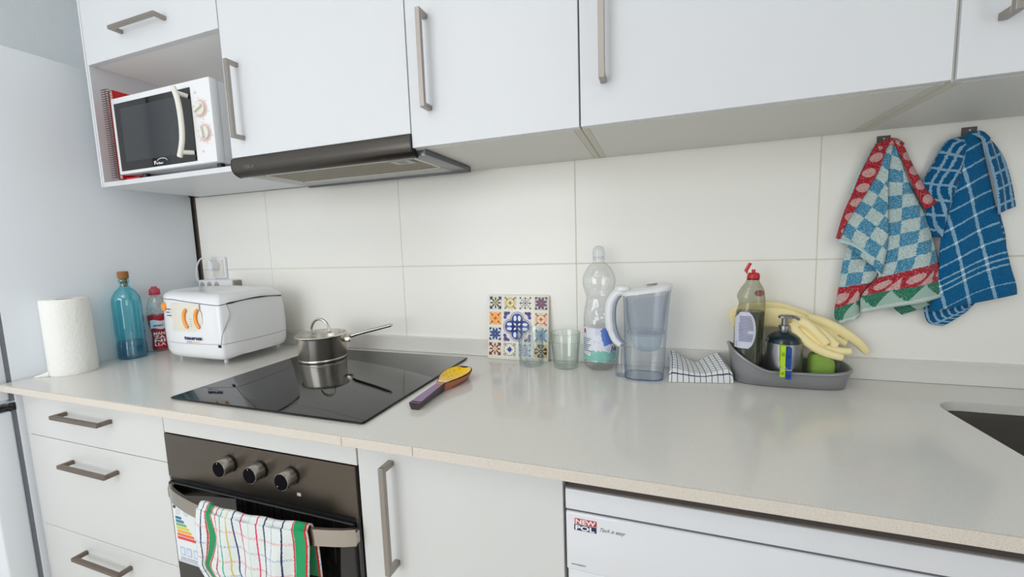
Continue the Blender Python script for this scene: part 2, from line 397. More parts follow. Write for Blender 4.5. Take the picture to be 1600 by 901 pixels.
class Decal:
    """flat print: coloured shapes on a plane, each a hair above the last"""
    def __init__(s, o, r, u, step=.00003):
        s.o = Vector(o); s.r = Vector(r).normalized(); s.u = Vector(u).normalized(); s.n = s.r.cross(s.u).normalized()
        s.k = 1; s.mb = MB(); s.mats = []; s.step = step
    def _p(s, x, y): return s.o + s.r * x + s.u * y + s.n * (s.k * s.step)
    def _mi(s, c):
        m_ = plain(c) if isinstance(c, tuple) else M[c]
        if m_ not in s.mats: s.mats.append(m_)
        return s.mats.index(m_)
    def poly(s, pts, c, bumpk=True):
        f = s.mb.bm.faces.new([s.mb.bm.verts.new(s._p(*p)) for p in pts]); f.material_index = s._mi(c)
        if bumpk: s.k += 1
        return s
    def rect(s, x0, y0, x1, y1, c, b=True): return s.poly([(x0, y0), (x1, y0), (x1, y1), (x0, y1)], c, b)
    def disc(s, x, y, r, c, n=16, b=True, ry=None, rot=0):
        ry = ry or r; ca, sa = math.cos(rot), math.sin(rot)
        return s.poly([(x + r * math.cos(2 * PI * i / n) * ca - ry * math.sin(2 * PI * i / n) * sa, y + r * math.cos(2 * PI * i / n) * sa + ry * math.sin(2 * PI * i / n) * ca) for i in range(n)], c, b)
    def line(s, x0, y0, x1, y1, w_, c, b=True):
        d = Vector((x1 - x0, y1 - y0)); q = Vector((-d.y, d.x)).normalized() * w_ / 2
        return s.poly([(x0 - q.x, y0 - q.y), (x1 - q.x, y1 - q.y), (x1 + q.x, y1 + q.y), (x0 + q.x, y0 + q.y)], c, b)
    def ring(s, x, y, r, w_, c, n=28):
        for i in range(n):
            a, b_ = 2 * PI * i / n, 2 * PI * (i + 1) / n
            s.poly([(x + (r - w_ / 2) * math.cos(a), y + (r - w_ / 2) * math.sin(a)), (x + (r + w_ / 2) * math.cos(a), y + (r + w_ / 2) * math.sin(a)),
                    (x + (r + w_ / 2) * math.cos(b_), y + (r + w_ / 2) * math.sin(b_)), (x + (r - w_ / 2) * math.cos(b_), y + (r - w_ / 2) * math.sin(b_))], c, False)
        s.k += 1; return s
    def build(s, name, parent): return obj(name, s.mb, s.mats, parent, recalc=False)
def crom(P, n=6, closed=False):
    P = [tuple(map(float, p)) for p in P]; out = []; L = len(P); D = len(P[0])
    for i in range(L if closed else L - 1):
        g = lambda k: P[k % L] if closed else P[min(max(k, 0), L - 1)]
        a, b_, c_, d = g(i - 1), g(i), g(i + 1), g(i + 2)
        for j in range(n):
            t = j / n
            out.append(tuple(.5 * (2 * b_[q] + (c_[q] - a[q]) * t + (2 * a[q] - 5 * b_[q] + 4 * c_[q] - d[q]) * t * t + (3 * b_[q] - a[q] - 3 * c_[q] + d[q]) * t ** 3) for q in range(D)))
    if not closed: out.append(P[-1])
    return out
def resample(P, n):
    P = [Vector(p) for p in P]; L = [0]
    for a, b_ in zip(P, P[1:]): L.append(L[-1] + (b_ - a).length)
    out = []; k = 0
    for i in range(n):
        t = L[-1] * i / (n - 1)
        while k < len(P) - 2 and L[k + 1] < t: k += 1
        q = (t - L[k]) / max(1e-9, L[k + 1] - L[k]); out.append(P[k].lerp(P[k + 1], min(1, max(0, q))))
    return out, L[-1]
def rrect(x0, x1, y0, y1, r, n=6):
    o = []
    for cx, cy, a0 in ((x1 - r, y1 - r, 0), (x0 + r, y1 - r, 90), (x0 + r, y0 + r, 180), (x1 - r, y0 + r, 270)):
        for i in range(n + 1): a = math.radians(a0 + 90 * i / n); o.append((cx + r * math.cos(a), cy + r * math.sin(a)))
    return o
def sellipse(cx, cy, a, b_, p=2.5, n=48):
    o = []
    for i in range(n):
        t = 2 * PI * i / n; c_, s_ = math.cos(t), math.sin(t)
        o.append((cx + a * math.copysign(abs(c_) ** (2 / p), c_), cy + b_ * math.copysign(abs(s_) ** (2 / p), s_)))
    return o

# ================================================================ THE SETTING
XR = 2.30; YF = -2.80; XL = -1.95
o = struct(obj('floor', MB().box(XL - .1, XR + .1, YF - .1, .2, -.05, 0), 'floor'))
o = struct(obj('ceiling', MB().box(XL - .1, XR + .1, YF - .1, .2, 2.5, 2.55), 'ceil'))
o = struct(obj('wall_left', MB().box(XL - .1, XL, YF, .2, 0, 2.5), 'paint'))
# right wall with a window opening
mb = MB().box(XR, XR + .1, YF, -2.60, 0, 2.5).box(XR, XR + .1, -1.40, .2, 0, 2.5).box(XR, XR + .1, -2.60, -1.40, 0, .9).box(XR, XR + .1, -2.60, -1.40, 2.2, 2.5)
struct(obj('wall_right', mb, 'paint'))
mb = MB().box(XL, -1.55, YF - .1, YF, 0, 2.5).box(.05, XR, YF - .1, YF, 0, 2.5).box(-1.55, .05, YF - .1, YF, 2.32, 2.5).box(-1.55, .05, YF - .1, YF, 0, .56)
struct(obj('wall_front', mb, 'paint'))
mb = MB()
for x in (-1.55, -.79, -.03): mb.box(x, x + .08, YF + .03, YF + .07, .56, 2.32, .004)
for z in (.56, 2.25): mb.box(-1.55, .05, YF + .032, YF + .068, z, z + .07, .004)
struct(obj('window_1', mb, 'white'))
mb = MB()
for y in (-2.60, -2.03, -1.46): mb.box(XR - .07, XR - .03, y, y + .06, .9, 2.2, .004)
for z in (.9, 2.14): mb.box(XR - .068, XR - .032, -2.60, -1.40, z, z + .06, .004)
struct(obj('window_2', mb, 'white'))
# back wall: mortar bed, big ceramic tiles
wb = struct(obj('wall_back', MB().box(-1.258, XR, .0012, .12, 0, 2.5), 'grout'))
Wt, xt, zj, hz = .6119, -.8655, 1.1998, .3065
for r in range(-4, 5):
    for k in range(-1, 6):
        x0 = max(-1.258, xt + k * Wt + .0011); x1 = min(XR, xt + (k + 1) * Wt - .0011)
        z0 = zj + r * hz + .0011; z1 = z0 + hz - .0022
        if x1 <= x0 or z1 > 2.5 or z0 < 0.6: continue
        obj('tile', MB().box(x0, x1, 0, .008, z0, z1, .0012, 1), 'tile', wb)
struct(obj('gap_shade_2', MB().box(-1.262, .02, -.0225, -.0003, 1.5060, 1.5200), 'black'))  # black strip standing in for shade in the gap behind the cabinets
struct(obj('gap_shade_1', MB().box(-1.30, -1.2585, .003, .10, 0, 1.56), 'dark'))  # brown strip painting the shade of the gap beside the fridge
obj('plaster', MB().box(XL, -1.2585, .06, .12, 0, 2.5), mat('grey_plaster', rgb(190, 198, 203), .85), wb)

# ================================================================ WORKTOP + SINK
wt = thing('worktop', 'speckled pale grey quartz worktop running under all the countertop things', 'worktop', (0, -.3, .88))
hole = rrect(1.140, 1.62, -.52, -.136, .055, 7)
def slab_with_hole(outer, inner, z0, z1):
    bm = bmesh.new(); 
    for z in (z0, z1):
        eds = []
        for L_ in (outer, inner):
            vs = [bm.verts.new((x, y, z)) for x, y in L_]
            eds += [bm.edges.new((vs[i], vs[(i + 1) % len(vs)])) for i in range(len(vs))]
        bmesh.ops.triangle_fill(bm, use_beauty=True, edges=eds)
    bm.verts.ensure_lookup_table(); no, ni = len(outer), len(inner); h = no + ni
    for off, n in ((0, no), (no, ni)):
        for i in range(n):
            j = (i + 1) % n; bm.faces.new([bm.verts[off + i], bm.verts[off + j], bm.verts[h + off + j], bm.verts[h + off + i]])
    return bm
mb = MB(); mb.bm.free(); mb.bm = slab_with_hole([(-1.262, -.6185), (1.80, -.6185), (1.80, -.001), (-1.262, -.001)], hole, .88, .9); mb.uv = None
obj('slab', mb, 'quartz', wt, 20)
for a, b_ in ((-1.262, .0005), (.0013, .1622), (.163, 1.80)):
    obj('edge_strip', MB().box(a, b_, -.6225, -.6187, .88, .8994, .0007, 1), 'quartz_edge', wt)
obj('upstand', MB().box(-1.25, 1.80, -.0154, -.0004, .9004, .9533, .0012, 1), 'quartz', wt)
sk = thing('sink', 'stainless steel undermount sink sunk into the worktop at the right edge', 'sink', (1.38, -.33, .70))
mb = MB()
def rr3(x0, x1, y0, y1, r, z): return [(x, y, z) for x, y in rrect(x0, x1, y0, y1, r, 7)]
mb.rings([rr3(1.120, 1.64, -.54, -.116, .06, .8795), rr3(1.137, 1.623, -.523, -.133, .055, .8795), rr3(1.138, 1.622, -.522, -.134, .055, .86), rr3(1.142, 1.618, -.518, -.138, .06, .74), rr3(1.152, 1.608, -.508, -.148, .06, .715), rr3(1.18, 1.58, -.48, -.17, .05, .708)], False, True)
obj('basin', mb, 'sink', sk)
obj('drain', MB().lathe([(.042, .7085), (.042, .711), (.034, .712), (.030, .7095), (.008, .7095)], 1.38, -.33), 'chrome', sk)

# ================================================================ HANDLES
def hbar(parent, x0, x1, z, y, proj_=.035, m_='handle_dark', th=.010, hh=.011):
    """horizontal D handle: bar from x0 to x1, door face at y"""
    mb = MB(); yb = y - proj_
    mb.box(x0, x1, yb, yb + th, z - hh / 2, z + hh / 2, .0007, 1)
    mb.box(x0, x0 + .011, yb + th, y, z - hh / 2, z + hh / 2, .0005, 1); mb.box(x1 - .011, x1, yb + th, y, z - hh / 2, z + hh / 2, .0005, 1)
    return obj('handle', mb, m_, parent)
def vbar(parent, x, z0, z1, y, proj_=.035, m_='handlez'):
    mb = MB(); yb = y - proj_
    mb.box(x - .006, x + .006, yb, yb + .010, z0, z1, .0007, 1)
    for za in (z0, z1 - .011): mb.box(x - .006, x + .006, yb + .010, y, za, za + .011, .0005, 1)
    return obj('handle', mb, m_, parent)

# ================================================================ BASE UNITS
FY = -.583
def door(name, parent, x0, x1, z0, z1, y, th=.018, m_='white'):
    return obj(name, MB().box(x0 + .0012, x1 - .0012, y, y + th, z0 + .001, z1 - .001, .0008, 1), m_, parent)
def carc(parent, x0, x1, y0, y1, z0, z1, back=True, bottomfirst=True, top=True):
    t = .016
    obj('side_panel', MB().box(x0 + .0003, x0 + t, y0, y1, z0, z1), 'edgeband', parent)
    obj('side_panel', MB().box(x1 - t, x1 - .0003, y0, y1, z0, z1), 'edgeband', parent)
    obj('bottom_panel', MB().box(x0 + t + .0006, x1 - t - .0006, y0, y1, z0, z0 + t), 'carcass', parent)
    if top: obj('top_panel', MB().box(x0 + t + .0006, x1 - t - .0006, y0, y1, z1 - t, z1), 'carcass', parent)
du = thing('drawer_unit', 'white three-drawer base unit between fridge and oven', 'cabinet', (-.92, -.3, .1))
carc(du, -1.2515, -.601, -.563, -.02, .10, .878)
obj('filler_strip', MB().box(-1.2515, -1.2330, FY + .002, FY + .019, .10, .878, .001), 'whiteshaded', du)
for z0, z1, hz_ in ((.7346, .8765, .8215), (.4416, .7346, .675), (.105, .4416, .3895)):
    d = door('drawer', du, -1.2317, -.6005, z0, z1, FY, m_='whiteshaded'); hbar(d, -1.029, -.812, hz_, FY)
obj('plinth', MB().box(-1.25, -.601, -.53, -.515, .0, .10), 'whiteshaded', du)
oc = thing('oven_housing', 'white laminate housing with a filler strip above the oven', 'cabinet', (-.3, -.3, .1))
obj('filler_strip', MB().box(-.5995, -.0005, FY, FY + .018, .8175, .8775, .0008, 1), 'whiteshaded', oc)
obj('side_panel', MB().box(-.6003, -.5905, -.562, -.02, .10, .878), 'carcass', oc); obj('side_panel', MB().box(-.0095, .0003, -.562, -.02, .10, .878), 'carcass', oc)
obj('plinth', MB().box(-.600, 0, -.53, -.515, 0, .10), 'whiteshaded', oc)
bc = thing('base_cabinet', 'white single-door base cabinet between oven and dishwasher', 'cabinet', (.22, -.3, .1))
carc(bc, .0012, .4352, -.563, -.02, .10, .878)
d = door('cabinet_door', bc, .002, .4350, .105, .8765, FY, m_='whiteshaded'); vbar(d, .0845, .617, .8425, FY)
obj('plinth', MB().box(.001, .435, -.53, -.515, 0, .10), 'whiteshaded', bc)

# oven
ov = thing('oven', 'built-in electric oven with bronze steel panel, three knobs and black glass door', 'oven', (-.3, -.3, .2))
obj('oven_body', MB().box(-.585, -.015, -.575, -.03, .225, .815), 'black', ov)
cp = obj('control_panel', MB().box(-.5985, -.0040, -.586, -.5755, .7013, .8155, .0012, 1), 'inoxb', ov)
obj('frame', MB().box(-.5990, -.5950, -.5835, -.575, .235, .7005), 'steelp', ov); obj('frame', MB().box(-.0125, -.0085, -.5835, -.575, .235, .8155), 'steelp', ov)
obj('door_gap', MB().box(-.595, -.0125, -.583, -.575, .690, .7005), 'black', ov)
od = obj('oven_door', MB().box(-.5945, -.0135, -.592, -.576, .235, .690, .002, 1), 'ovenglass', ov)
for i, (x, z) in enumerate(((-.3705, .7685), (-.2735, .7685), (-.1800, .7685))):
    mb = MB().tube([(x, -.5862, z), (x, -.5895, z)], [.0215, .0215], 32, 1)
    mb.tube([(x, -.5895, z), (x, -.612, z), (x, -.6135, z)], [.0195, .0195, .0188], 36, 0)
    k = obj('knob', mb, ['inox', 'black'], ov)
    kc = obj('knob_cap', MB().tube([(x, -.6134, z), (x, -.6140, z)], [.0184, .0182], 36), 'capblack', k)
    a = (PI * .56, PI * .56, PI * 1.25)[i]
    dd = Decal((x, -.6141, z), (1, 0, 0), (0, 0, 1)); dd.line(.013 * math.cos(a), .013 * math.sin(a), .016 * math.cos(a), .016 * math.sin(a), .0012, (230, 230, 230)); dd.build('pointer_mark', k)
    mk = Decal((x, -.5862, z), (1, 0, 0), (0, 0, 1)); mk.line(0, .0245, 0, .033, .0006, (30, 26, 22), False)
    for q in range(1, 11):
        a2 = PI / 2 - q * .52
        mk.line(.026 * math.cos(a2), .026 * math.sin(a2), .0285 * math.cos(a2), .0285 * math.sin(a2), .0006, (46, 40, 34), False)
        mk.rect(.031 * math.cos(a2) - .0014, .031 * math.sin(a2) - .0008, .031 * math.cos(a2) + .0014, .031 * math.sin(a2) + .0008, (58, 50, 44), False)
    mk.build('dial_marking', ov)
dd = Decal((-.1625, -.5862, .7275), (1, 0, 0), (0, 0, 1)); dd.rect(-.0055, -.0038, .0055, .0038, (190, 188, 182)); dd.build('pilot_window', ov)
hp = []
for i in range(25):
    t = i / 24; x = -.578 + t * .576; hp.append((x, -.598 - .044 * math.sin(PI * t) ** .75, .6695))
mb = MB().bar(hp, .007, .037)
for t in (0, 24): mb.box(hp[t][0] - .003, hp[t][0] + .003, -.602, -.5915, .657, .682)
obj('handle', mb, M['ovhandle'], od)
# energy label on the door glass
el = Decal((-.5900, -.5921, .472), (1, 0, 0), (0, 0, 1))
el.rect(0, 0, .100, .178, (226, 228, 230)); el.rect(0.003, .158, .014, .176, (20, 66, 130)); el.rect(.003, .148, .013, .156, (24, 28, 34)); el.rect(.0025, .003, .0975, .0045, (120, 140, 190))
for i, (w_, c_) in enumerate(((.020, (28, 110, 150)), (.028, (40, 130, 156)), (.036, (120, 176, 110)), (.044, (214, 208, 80)), (.052, (236, 172, 60)), (.060, (232, 110, 70)), (.068, (220, 62, 60)))):
    z = .120 - i * .0092; el.poly([(.008, z), (.008 + w_, z), (.012 + w_, z + .0037), (.008 + w_, z + .0074), (.008, z + .0074)], c_)
for x in (.012, .036, .062): el.rect(x, .020, x + .018, .044, (176, 196, 222)); el.rect(x + .003, .024, x + .015, .040, (214, 222, 236))
for z in (.008, .013): el.rect(.010, z, .092, z + .0016, (130, 140, 160))
for x in (.02, .05): el.ring(x, .140, .006, .0012, (160, 172, 200), 14)
el.build('energy_label', od)
# towel over the oven handle
def handle_y(x): t = min(1, max(0, (x + .586) / .584)); return -.600 - .042 * math.sin(PI * t) ** .75
NU = 61; G = []; UV = []
left_edge = [(-.405, .696), (-.410, .645), (-.402, .586), (-.404, .557), (-.378, .528), (-.372, .47)]
right_edge = [(-.096, .696), (-.092, .66), (-.094, .62), (-.098, .57), (-.103, .52), (-.106, .47)]
Lp, Ll = resample(crom(left_edge, 6), 34); Rp, Lr = resample(crom(right_edge, 6), 34)
back = [(.0135, -.12), (.0125, -.085), (.011, -.05), (.0105, -.02), (.009, -.004), (.005, .006), (.0, .0095), (-.005, .0065), (-.009, -.002)]
for bo, bz in back:
    row = []; uvr = []
    for j in range(NU):
        s = j / (NU - 1); x = -.404 + s * .308; y = handle_y(x) + bo
        if bz < -.01: x = x + .008 * s
        sag = .0015 * math.sin(s * 23) + .003 * math.exp(-((s - .06) / .05) ** 2)
        row.append((x, y, .6905 + bz + sag)); uvr.append((s, (-.30 - bz * 2.6)))
    G.append(row); UV.append(uvr)
for i in range(1, 34):
    row = []; uvr = []; t = i / 33
    for j in range(NU):
        s = j / (NU - 1); p = Lp[i].lerp(Rp[i], s); sw = .02 * math.exp(-((s - .14) / .06) ** 2) * math.sin(t * 7.5) * min(1, t * 4)
        x = p.x + sw
        y = handle_y(min(max(x, -.58), -.01)) - .011 - .004 * math.sin(s * 26 + t * 2) * min(1, t * 3) - .006 * math.sin(s * 9 + 1) * min(1, t * 3) - .004 * t
        row.append((x, y, p.y)); uvr.append((s, -.30 + .03 + t * Ll * 2.6))
    G.append(row); UV.append(uvr)
mb = MB().grid(G, UV)
tw = obj('tea_towel', mb, 'teatowel', angle=180); solid(tw, .0022)
tag(tw, 'white tea towel with green and multicolour stripes hung over the oven handle', 'towel')

# dishwasher
dw = thing('dishwasher', 'glossy white dishwasher under the right part of the worktop', 'dishwasher', (.736, -.3, .0))
obj('dishwasher_body', MB().box(.441, 1.031, -.560, -.02, .08, .845), 'wplast', dw)
p1 = obj('control_panel', MB().box(.4385, 1.0345, -.585, -.5798, .8085, .8445, .0015, 2).box(.4385, 1.0345, -.580, -.560, .8085, .8438), 'whiteg', dw)
dd = obj('door_panel', MB().box(.4385, 1.0345, -.585, -.560, .6945, .8035, .004, 3), 'whiteg', dw)
obj('lower_panel', MB().box(.4395, 1.0335, -.580, -.560, .10, .6930, .004, 3), 'whiteg', dw)
obj('grip_recess', MB().box(.440, 1.033, -.5815, -.561, .8040, .8084), 'slate', dw)
obj('top_gap_shade', MB().box(.4390, 1.0340, -.5795, -.545, .8440, .8458).box(.4390, 1.0340, -.556, -.545, .8458, .8790), mat('taupe_gap_shade', rgb(122, 114, 110), .7), dw)  # dark strip standing in for the shade under the worktop overhang
yd = -.5851
bd = Decal((.4540, yd, .7720), (1, 0, 0), (0, 0, 1)); bd.rect(0, .0112, .0375, .0218, (178, 58, 66)); bd.poly([(-.001, 0), (.0370, 0), (.0370, .0105), (-.001, .0105)], (32, 38, 66)); bd.build('badge', dd)
txt('NEW', .0112, (.4556, yd - .0002, .7846), (1, 0, 0), (0, 0, 1), plain((240, 225, 228)), 'lettering', dd, bold=.00035, width=.0340)
txt('POL', .0112, (.4552, yd - .0002, .7733), (1, 0, 0), (0, 0, 1), plain((236, 238, 246)), 'lettering', dd, bold=.00035, width=.0325)
txt('Tech is easy', .0095, (.4965, yd - .0001, .7775), (1, 0, .01), (0, 0, 1), plain((76, 78, 88)), 'lettering', dd, shear=.6, width=.0420)
txt('NWW605DW', .0042, (.4475, yd - .0001, .7060), (1, 0, 0), (0, 0, 1), plain((70, 72, 80)), 'lettering', dd, width=.0245)
# sink base unit (its front shows nowhere but fills the run)
sb = thing('sink_cabinet', 'white base cabinet below the sink at the right end', 'cabinet', (1.36, -.3, .1))
carc(sb, 1.038, 1.70, -.563, -.02, .10, .878, top=False); door('cabinet_door', sb, 1.038, 1.70, .105, .8765, FY, m_='whiteshaded')

# ================================================================ INDUCTION HOB
hb = thing('induction_hob', 'black glass induction hob set flat on the worktop left of the spoon rest', 'hob', (-.29, -.31, .9))
mb = MB(); hr = rrect(-.5865, .0105, -.5695, -.0575, .006, 5)
mb.rings([[(x, y, .9006) for x, y in rrect(-.5835, .0075, -.5665, -.0605, .005, 5)], [(x, y, .9030) for x, y in hr], [(x, y, .9050) for x, y in hr], [(x, y, .9062) for x, y in rrect(-.5850, .0090, -.5680, -.0590, .006, 5)]])
hg = obj('glass_plate', mb, 'hobglass', hb, 30)
dc = Decal((0, 0, .9063), (1, 0, 0), (0, 1, 0))
g1 = (92, 92, 94)
for cx, cy, r in ((-.43, -.43, .0), (-.14, -.42, .0), (-.15, -.19, 0), (-.43, -.19, 0)):
    for q in range(4):
        a = q * PI / 2; dc.line(cx + .004 * math.cos(a), cy + .004 * math.sin(a), cx + .012 * math.cos(a), cy + .012 * math.sin(a), .0008, g1, False)
for x0, x1, y in ((-.405, -.325, -.527), (-.245, -.16, -.519), (-.215, -.085, -.528)):
    n = 26
    for i in range(n): xx = x0 + (x1 - x0) * i / n; dc.rect(xx, y, xx + (x1 - x0) / n * .6, y + .0007, (120, 120, 120), False)
o = dc.build('touch_marking', hg); o['kind'] = 'stuff'

# ================================================================ WALL UNITS
UY = -.3455; UB = 1.5026
cn = thing('open_shelf_cabinet', 'white wall unit with an open microwave niche and a flap door above', 'cabinet', (-.883, -.17, UB))
X0, X1 = -1.1905, -.5750
obj('side_panel', MB().box(X0, X0 + .016, UY + .001, -.024, UB, 2.42), 'white', cn); obj('side_panel', MB().box(X1 - .016, X1, UY + .020, -.024, UB, 2.42), 'white', cn)
obj('shelf', MB().box(X0 + .0165, X1 - .0003, UY + .001, -.024, UB, UB + .0155, .0006, 1), 'white', cn)
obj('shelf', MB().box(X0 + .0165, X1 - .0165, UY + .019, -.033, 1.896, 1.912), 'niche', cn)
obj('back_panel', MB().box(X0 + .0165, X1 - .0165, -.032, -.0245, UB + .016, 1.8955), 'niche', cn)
d = door('flap_door', cn, -1.1800, X1, 1.893, 2.40, UY); hbar(d, -.992, -.781, 1.9610, UY, m_='handle')
obj('end_strip', MB().box(X0 - .0005, X0 + .0075, UY - .0005, UY + .0008, UB, 2.40), 'white', cn)
def wallunit(name, x0, x1, label, zdoor=UB, yb=-.004):
    c_ = thing(name, label, 'cabinet', ((x0 + x1) / 2, -.17, UB)); carc(c_, x0, x1, UY + .0190, yb, UB, 2.40)
    return c_, door('cabinet_door', c_, x0, x1, zdoor, 2.40, UY)
c1, d1 = wallunit('hood_cabinet', -.574, .0255, 'white wall cabinet directly above the extractor hood', 1.5370, -.024); vbar(d1, -.5200, 1.583, 1.791, UY)
c2, d2 = wallunit('wall_cabinet', .0260, .4330, 'narrow white wall cabinet just right of the hood, handle at its left', UB); vbar(d2, .0800, 1.583, 1.797, UY)
c3, d3 = wallunit('wall_cabinet', .4340, 1.0370, 'wide white wall cabinet above bottle, jug and soap, handle at its left', UB); vbar(d3, .4830, 1.583, 1.795, UY)
c4, d4 = wallunit('wall_cabinet', 1.0410, 1.6500, 'rightmost white wall cabinet, above the two hanging towels', UB); vbar(d4, 1.0920, 1.583, 1.795, UY)
obj('filler_strip', MB().box(1.0374, 1.0407, UY + .006, -.004, UB, 2.40), 'edgeband', c4)
# ================================================================ HOOD
hd = thing('extractor_hood', 'slim pull-out extractor hood with a dark steel front under the cabinet', 'hood', (-.27, -.2, 1.49))
obj('hood_body', MB().box(-.5685, .0240, -.330, -.020, 1.5192, 1.5290), 'grey', hd)
M['hoodgrey'] = mat('hood_grey_enamel', rgb(176, 176, 172), .4, .3)
mb = MB(); mb.box(-.568, .0, -.3165, -.3005, 1.4900, 1.5015, .001); mb.box(-.568, -.5125, -.300, -.080, 1.4900, 1.5015, .001); mb.box(-.512, .0, -.1500, -.080, 1.4900, 1.5015, .001)
obj('underside_frame', mb, 'hoodgrey', hd)
obj('side_rail', MB().box(.0015, .0500, -.316, -.080, 1.4900, 1.5015, .001), 'hoodside', hd)
obj('rear_rail', MB().box(-.566, .054, -.0790, -.0660, 1.4855, 1.5015, .001), 'slate', hd)
obj('side_trim', MB().box(.0505, .0550, -.335, -.0800, 1.4885, 1.5015, .001), 'slate', hd)
prof = [(-.332, 1.5360), (-.3460, 1.5360), (-.3500, 1.522), (-.3500, 1.508), (-.3440, 1.4960), (-.3300, 1.4870), (-.3200, 1.4855), (-.3180, 1.4890), (-.326, 1.50)]
pf = crom(prof, 3)
obj('visor', MB().prism([(y, z) for y, z in pf], 0, -.5720, .0235), 'visor', hd)
for a, b_ in ((-.5742, -.5722), (.0237, .0262)): obj('end_cap', MB().prism([(y - .0006, z - .0008) for y, z in pf], 0, a, b_), 'black', hd)
txt('TEKA', .0125, (-.525, -.3512, 1.5040), (1, 0, 0), (0, -.05, 1), plain((116, 112, 108)), 'lettering', hd, bold=.0002, width=.042)
fl = obj('grease_filter', MB().box(-.510, -.001, -.300, -.151, 1.4935, 1.4990), 'filt', hd)
mb = MB()
for i in range(56): x = -.507 + i * .0090; mb.box(x, x + .0035, -.296, -.155, 1.4915, 1.4936)
o = obj('filter_mesh', mb, 'filt', hd); o['kind'] = 'stuff'
obj('filter_frame', MB().box(-.512, .001, -.300, -.295, 1.4905, 1.4940).box(-.512, .001, -.156, -.151, 1.4905, 1.4940).box(-.512, -.507, -.300, -.151, 1.4905, 1.4940).box(-.004, .001, -.300, -.151, 1.4905, 1.4940), 'chrome', hd)
lt = obj('filter_latch', MB().box(-.080, -.020, -.292, -.250, 1.4890, 1.4915, .001), 'hoodgrey', hd)
obj('latch_slot', MB().box(-.062, -.036, -.284, -.281, 1.4884, 1.4891).box(-.062, -.036, -.270, -.267, 1.4884, 1.4891), 'black', lt)

# ================================================================ FRIDGE
fr = thing('fridge_freezer', 'tall white fridge freezer standing at the left end of the worktop', 'fridge', (-1.568, -.3, 0))
FX = -1.268
obj('fridge_body', MB().box(FX - .6, FX, -.590, -.0124, .02, 1.9085, .002, 2), 'fridge', fr)
obj('gasket', MB().box(FX - .595, FX - .004, -.600, -.590, .84, 1.90).box(FX - .595, FX - .004, -.600, -.590, .06, .815), 'gasket', fr)
for z0, z1 in ((.845, 1.9085), (.05, .812)):
    obj('door', MB().box(FX - .6, FX, -.662, -.600, z0, z1, .006, 3), 'fridge', fr)
obj('hinge', MB().box(FX - .06, FX + .002, -.660, -.594, .8195, .8255, .001).cyl((FX - .006, -.596, .812), (FX - .006, -.596, .834), .007, n=16), 'black', fr)

# ================================================================ MICROWAVE + NOTEBOOK
mw = thing('microwave', 'white microwave with black glass door and two dials in the open niche', 'microwave', (-.835, -.2, 1.5185))
obj('casing', MB().box(-1.0555, -.6150, -.335, -.040, 1.532, 1.7640, .003, 2), 'wplast', mw)
obj('front_panel', MB().box(-1.0580, -.6130, -.361, -.3355, 1.531, 1.7660, .003, 2), 'wplast', mw)
dg = obj('door_glass', MB().box(-1.0425, -.6925, -.3625, -.3600, 1.5400, 1.7480, .0006, 1), 'ovenglass', mw)
M['mwwin'] = mat('microwave_window', rgb(44, 48, 52), .12, var=.03)
obj('window_pane', MB().box(-1.012, -.745, -.3632, -.3622, 1.566, 1.730), 'mwwin', dg)
hpts = crom([(-.7200, -.388, 1.7420), (-.7050, -.390, 1.7050), (-.6980, -.3915, 1.650), (-.7050, -.390, 1.595), (-.7260, -.388, 1.5500)], 6)
mb = MB().tube(hpts, [.0086] * len(hpts), 14, flat=.7, up=(0, 1, 0))
mb.cyl((-.7140, -.386, 1.7280), (-.7040, -.3622, 1.7240), .0064, n=14).cyl((-.7140, -.386, 1.5620), (-.7020, -.3622, 1.5640), .0064, n=14)
obj('handle', mb, 'wplast2', dg)
for x, z, a in ((-.6560, 1.6830, .45), (-.6490, 1.6146, 1.75)):
    k = obj('dial', MB().tube([(x, -.3612, z), (x, -.3665, z), (x, -.3680, z)], [.0195, .0190, .0170], 32), 'wplast2', mw)
    ca, sa = math.cos(a), math.sin(a)
    obj('dial_grip', MB().obox((x, -.3710, z), (ca, 0, sa), (0, 1, 0), (-sa, 0, ca), .0160, .0042, .0040, .0015), 'wplast2', k)
    q = Decal((x, -.3612, z), (1, 0, 0), (0, 0, 1)); q.ring(0, 0, .0222, .0012, (226, 96, 60)); q.ring(0, 0, .0252, .0009, (228, 120, 86))
    for i in range(12):
        b_ = i * PI / 6 + .2; q.line(.0275 * math.cos(b_), .0275 * math.sin(b_), .0292 * math.cos(b_), .0292 * math.sin(b_), .0009, (170, 70, 60), False)
        if i % 2: q.rect(.0315 * math.cos(b_) - .002, .0315 * math.sin(b_) - .0006, .0315 * math.cos(b_) + .002, .0315 * math.sin(b_) + .0006, (150, 110, 105), False)
    q.build('dial_marking', mw)
q = Decal((-.673, -.3612, 1.7300), (1, 0, 0), (0, 0, 1)); q.ring(0, 0, .0045, .0005, (216, 120, 110)); q.rect(-.004, -.0006, .004, .0006, (190, 90, 80)); q.build('dial_marking', mw)
q = Decal((-.664, -.3612, 1.5640), (1, 0, 0), (0, 0, 1)); q.ring(0, 0, .0042, .0005, (216, 120, 110)); q.rect(-.003, -.0006, .003, .0006, (190, 90, 80)); q.build('dial_marking', mw)
txt('F', .0150, (-.8805, -.3634, 1.5460), (1, 0, 0), (0, 0, 1), plain((232, 232, 236)), 'lettering', dg, bold=.0005, width=.009)
txt('irSan', .0085, (-.8700, -.3634, 1.5460), (1, 0, 0), (0, 0, 1), plain((232, 232, 236)), 'lettering', dg, bold=.0002, width=.030)
sw = MB().tube([(-.866 + .017 * (1 - math.cos(t * PI / 10)) * 1.35, -.3634, 1.5540 + .0085 * math.sin(t * PI / 10)) for t in range(11)], [.0002 + .0009 * math.sin(t * PI / 12) for t in range(11)], 6)
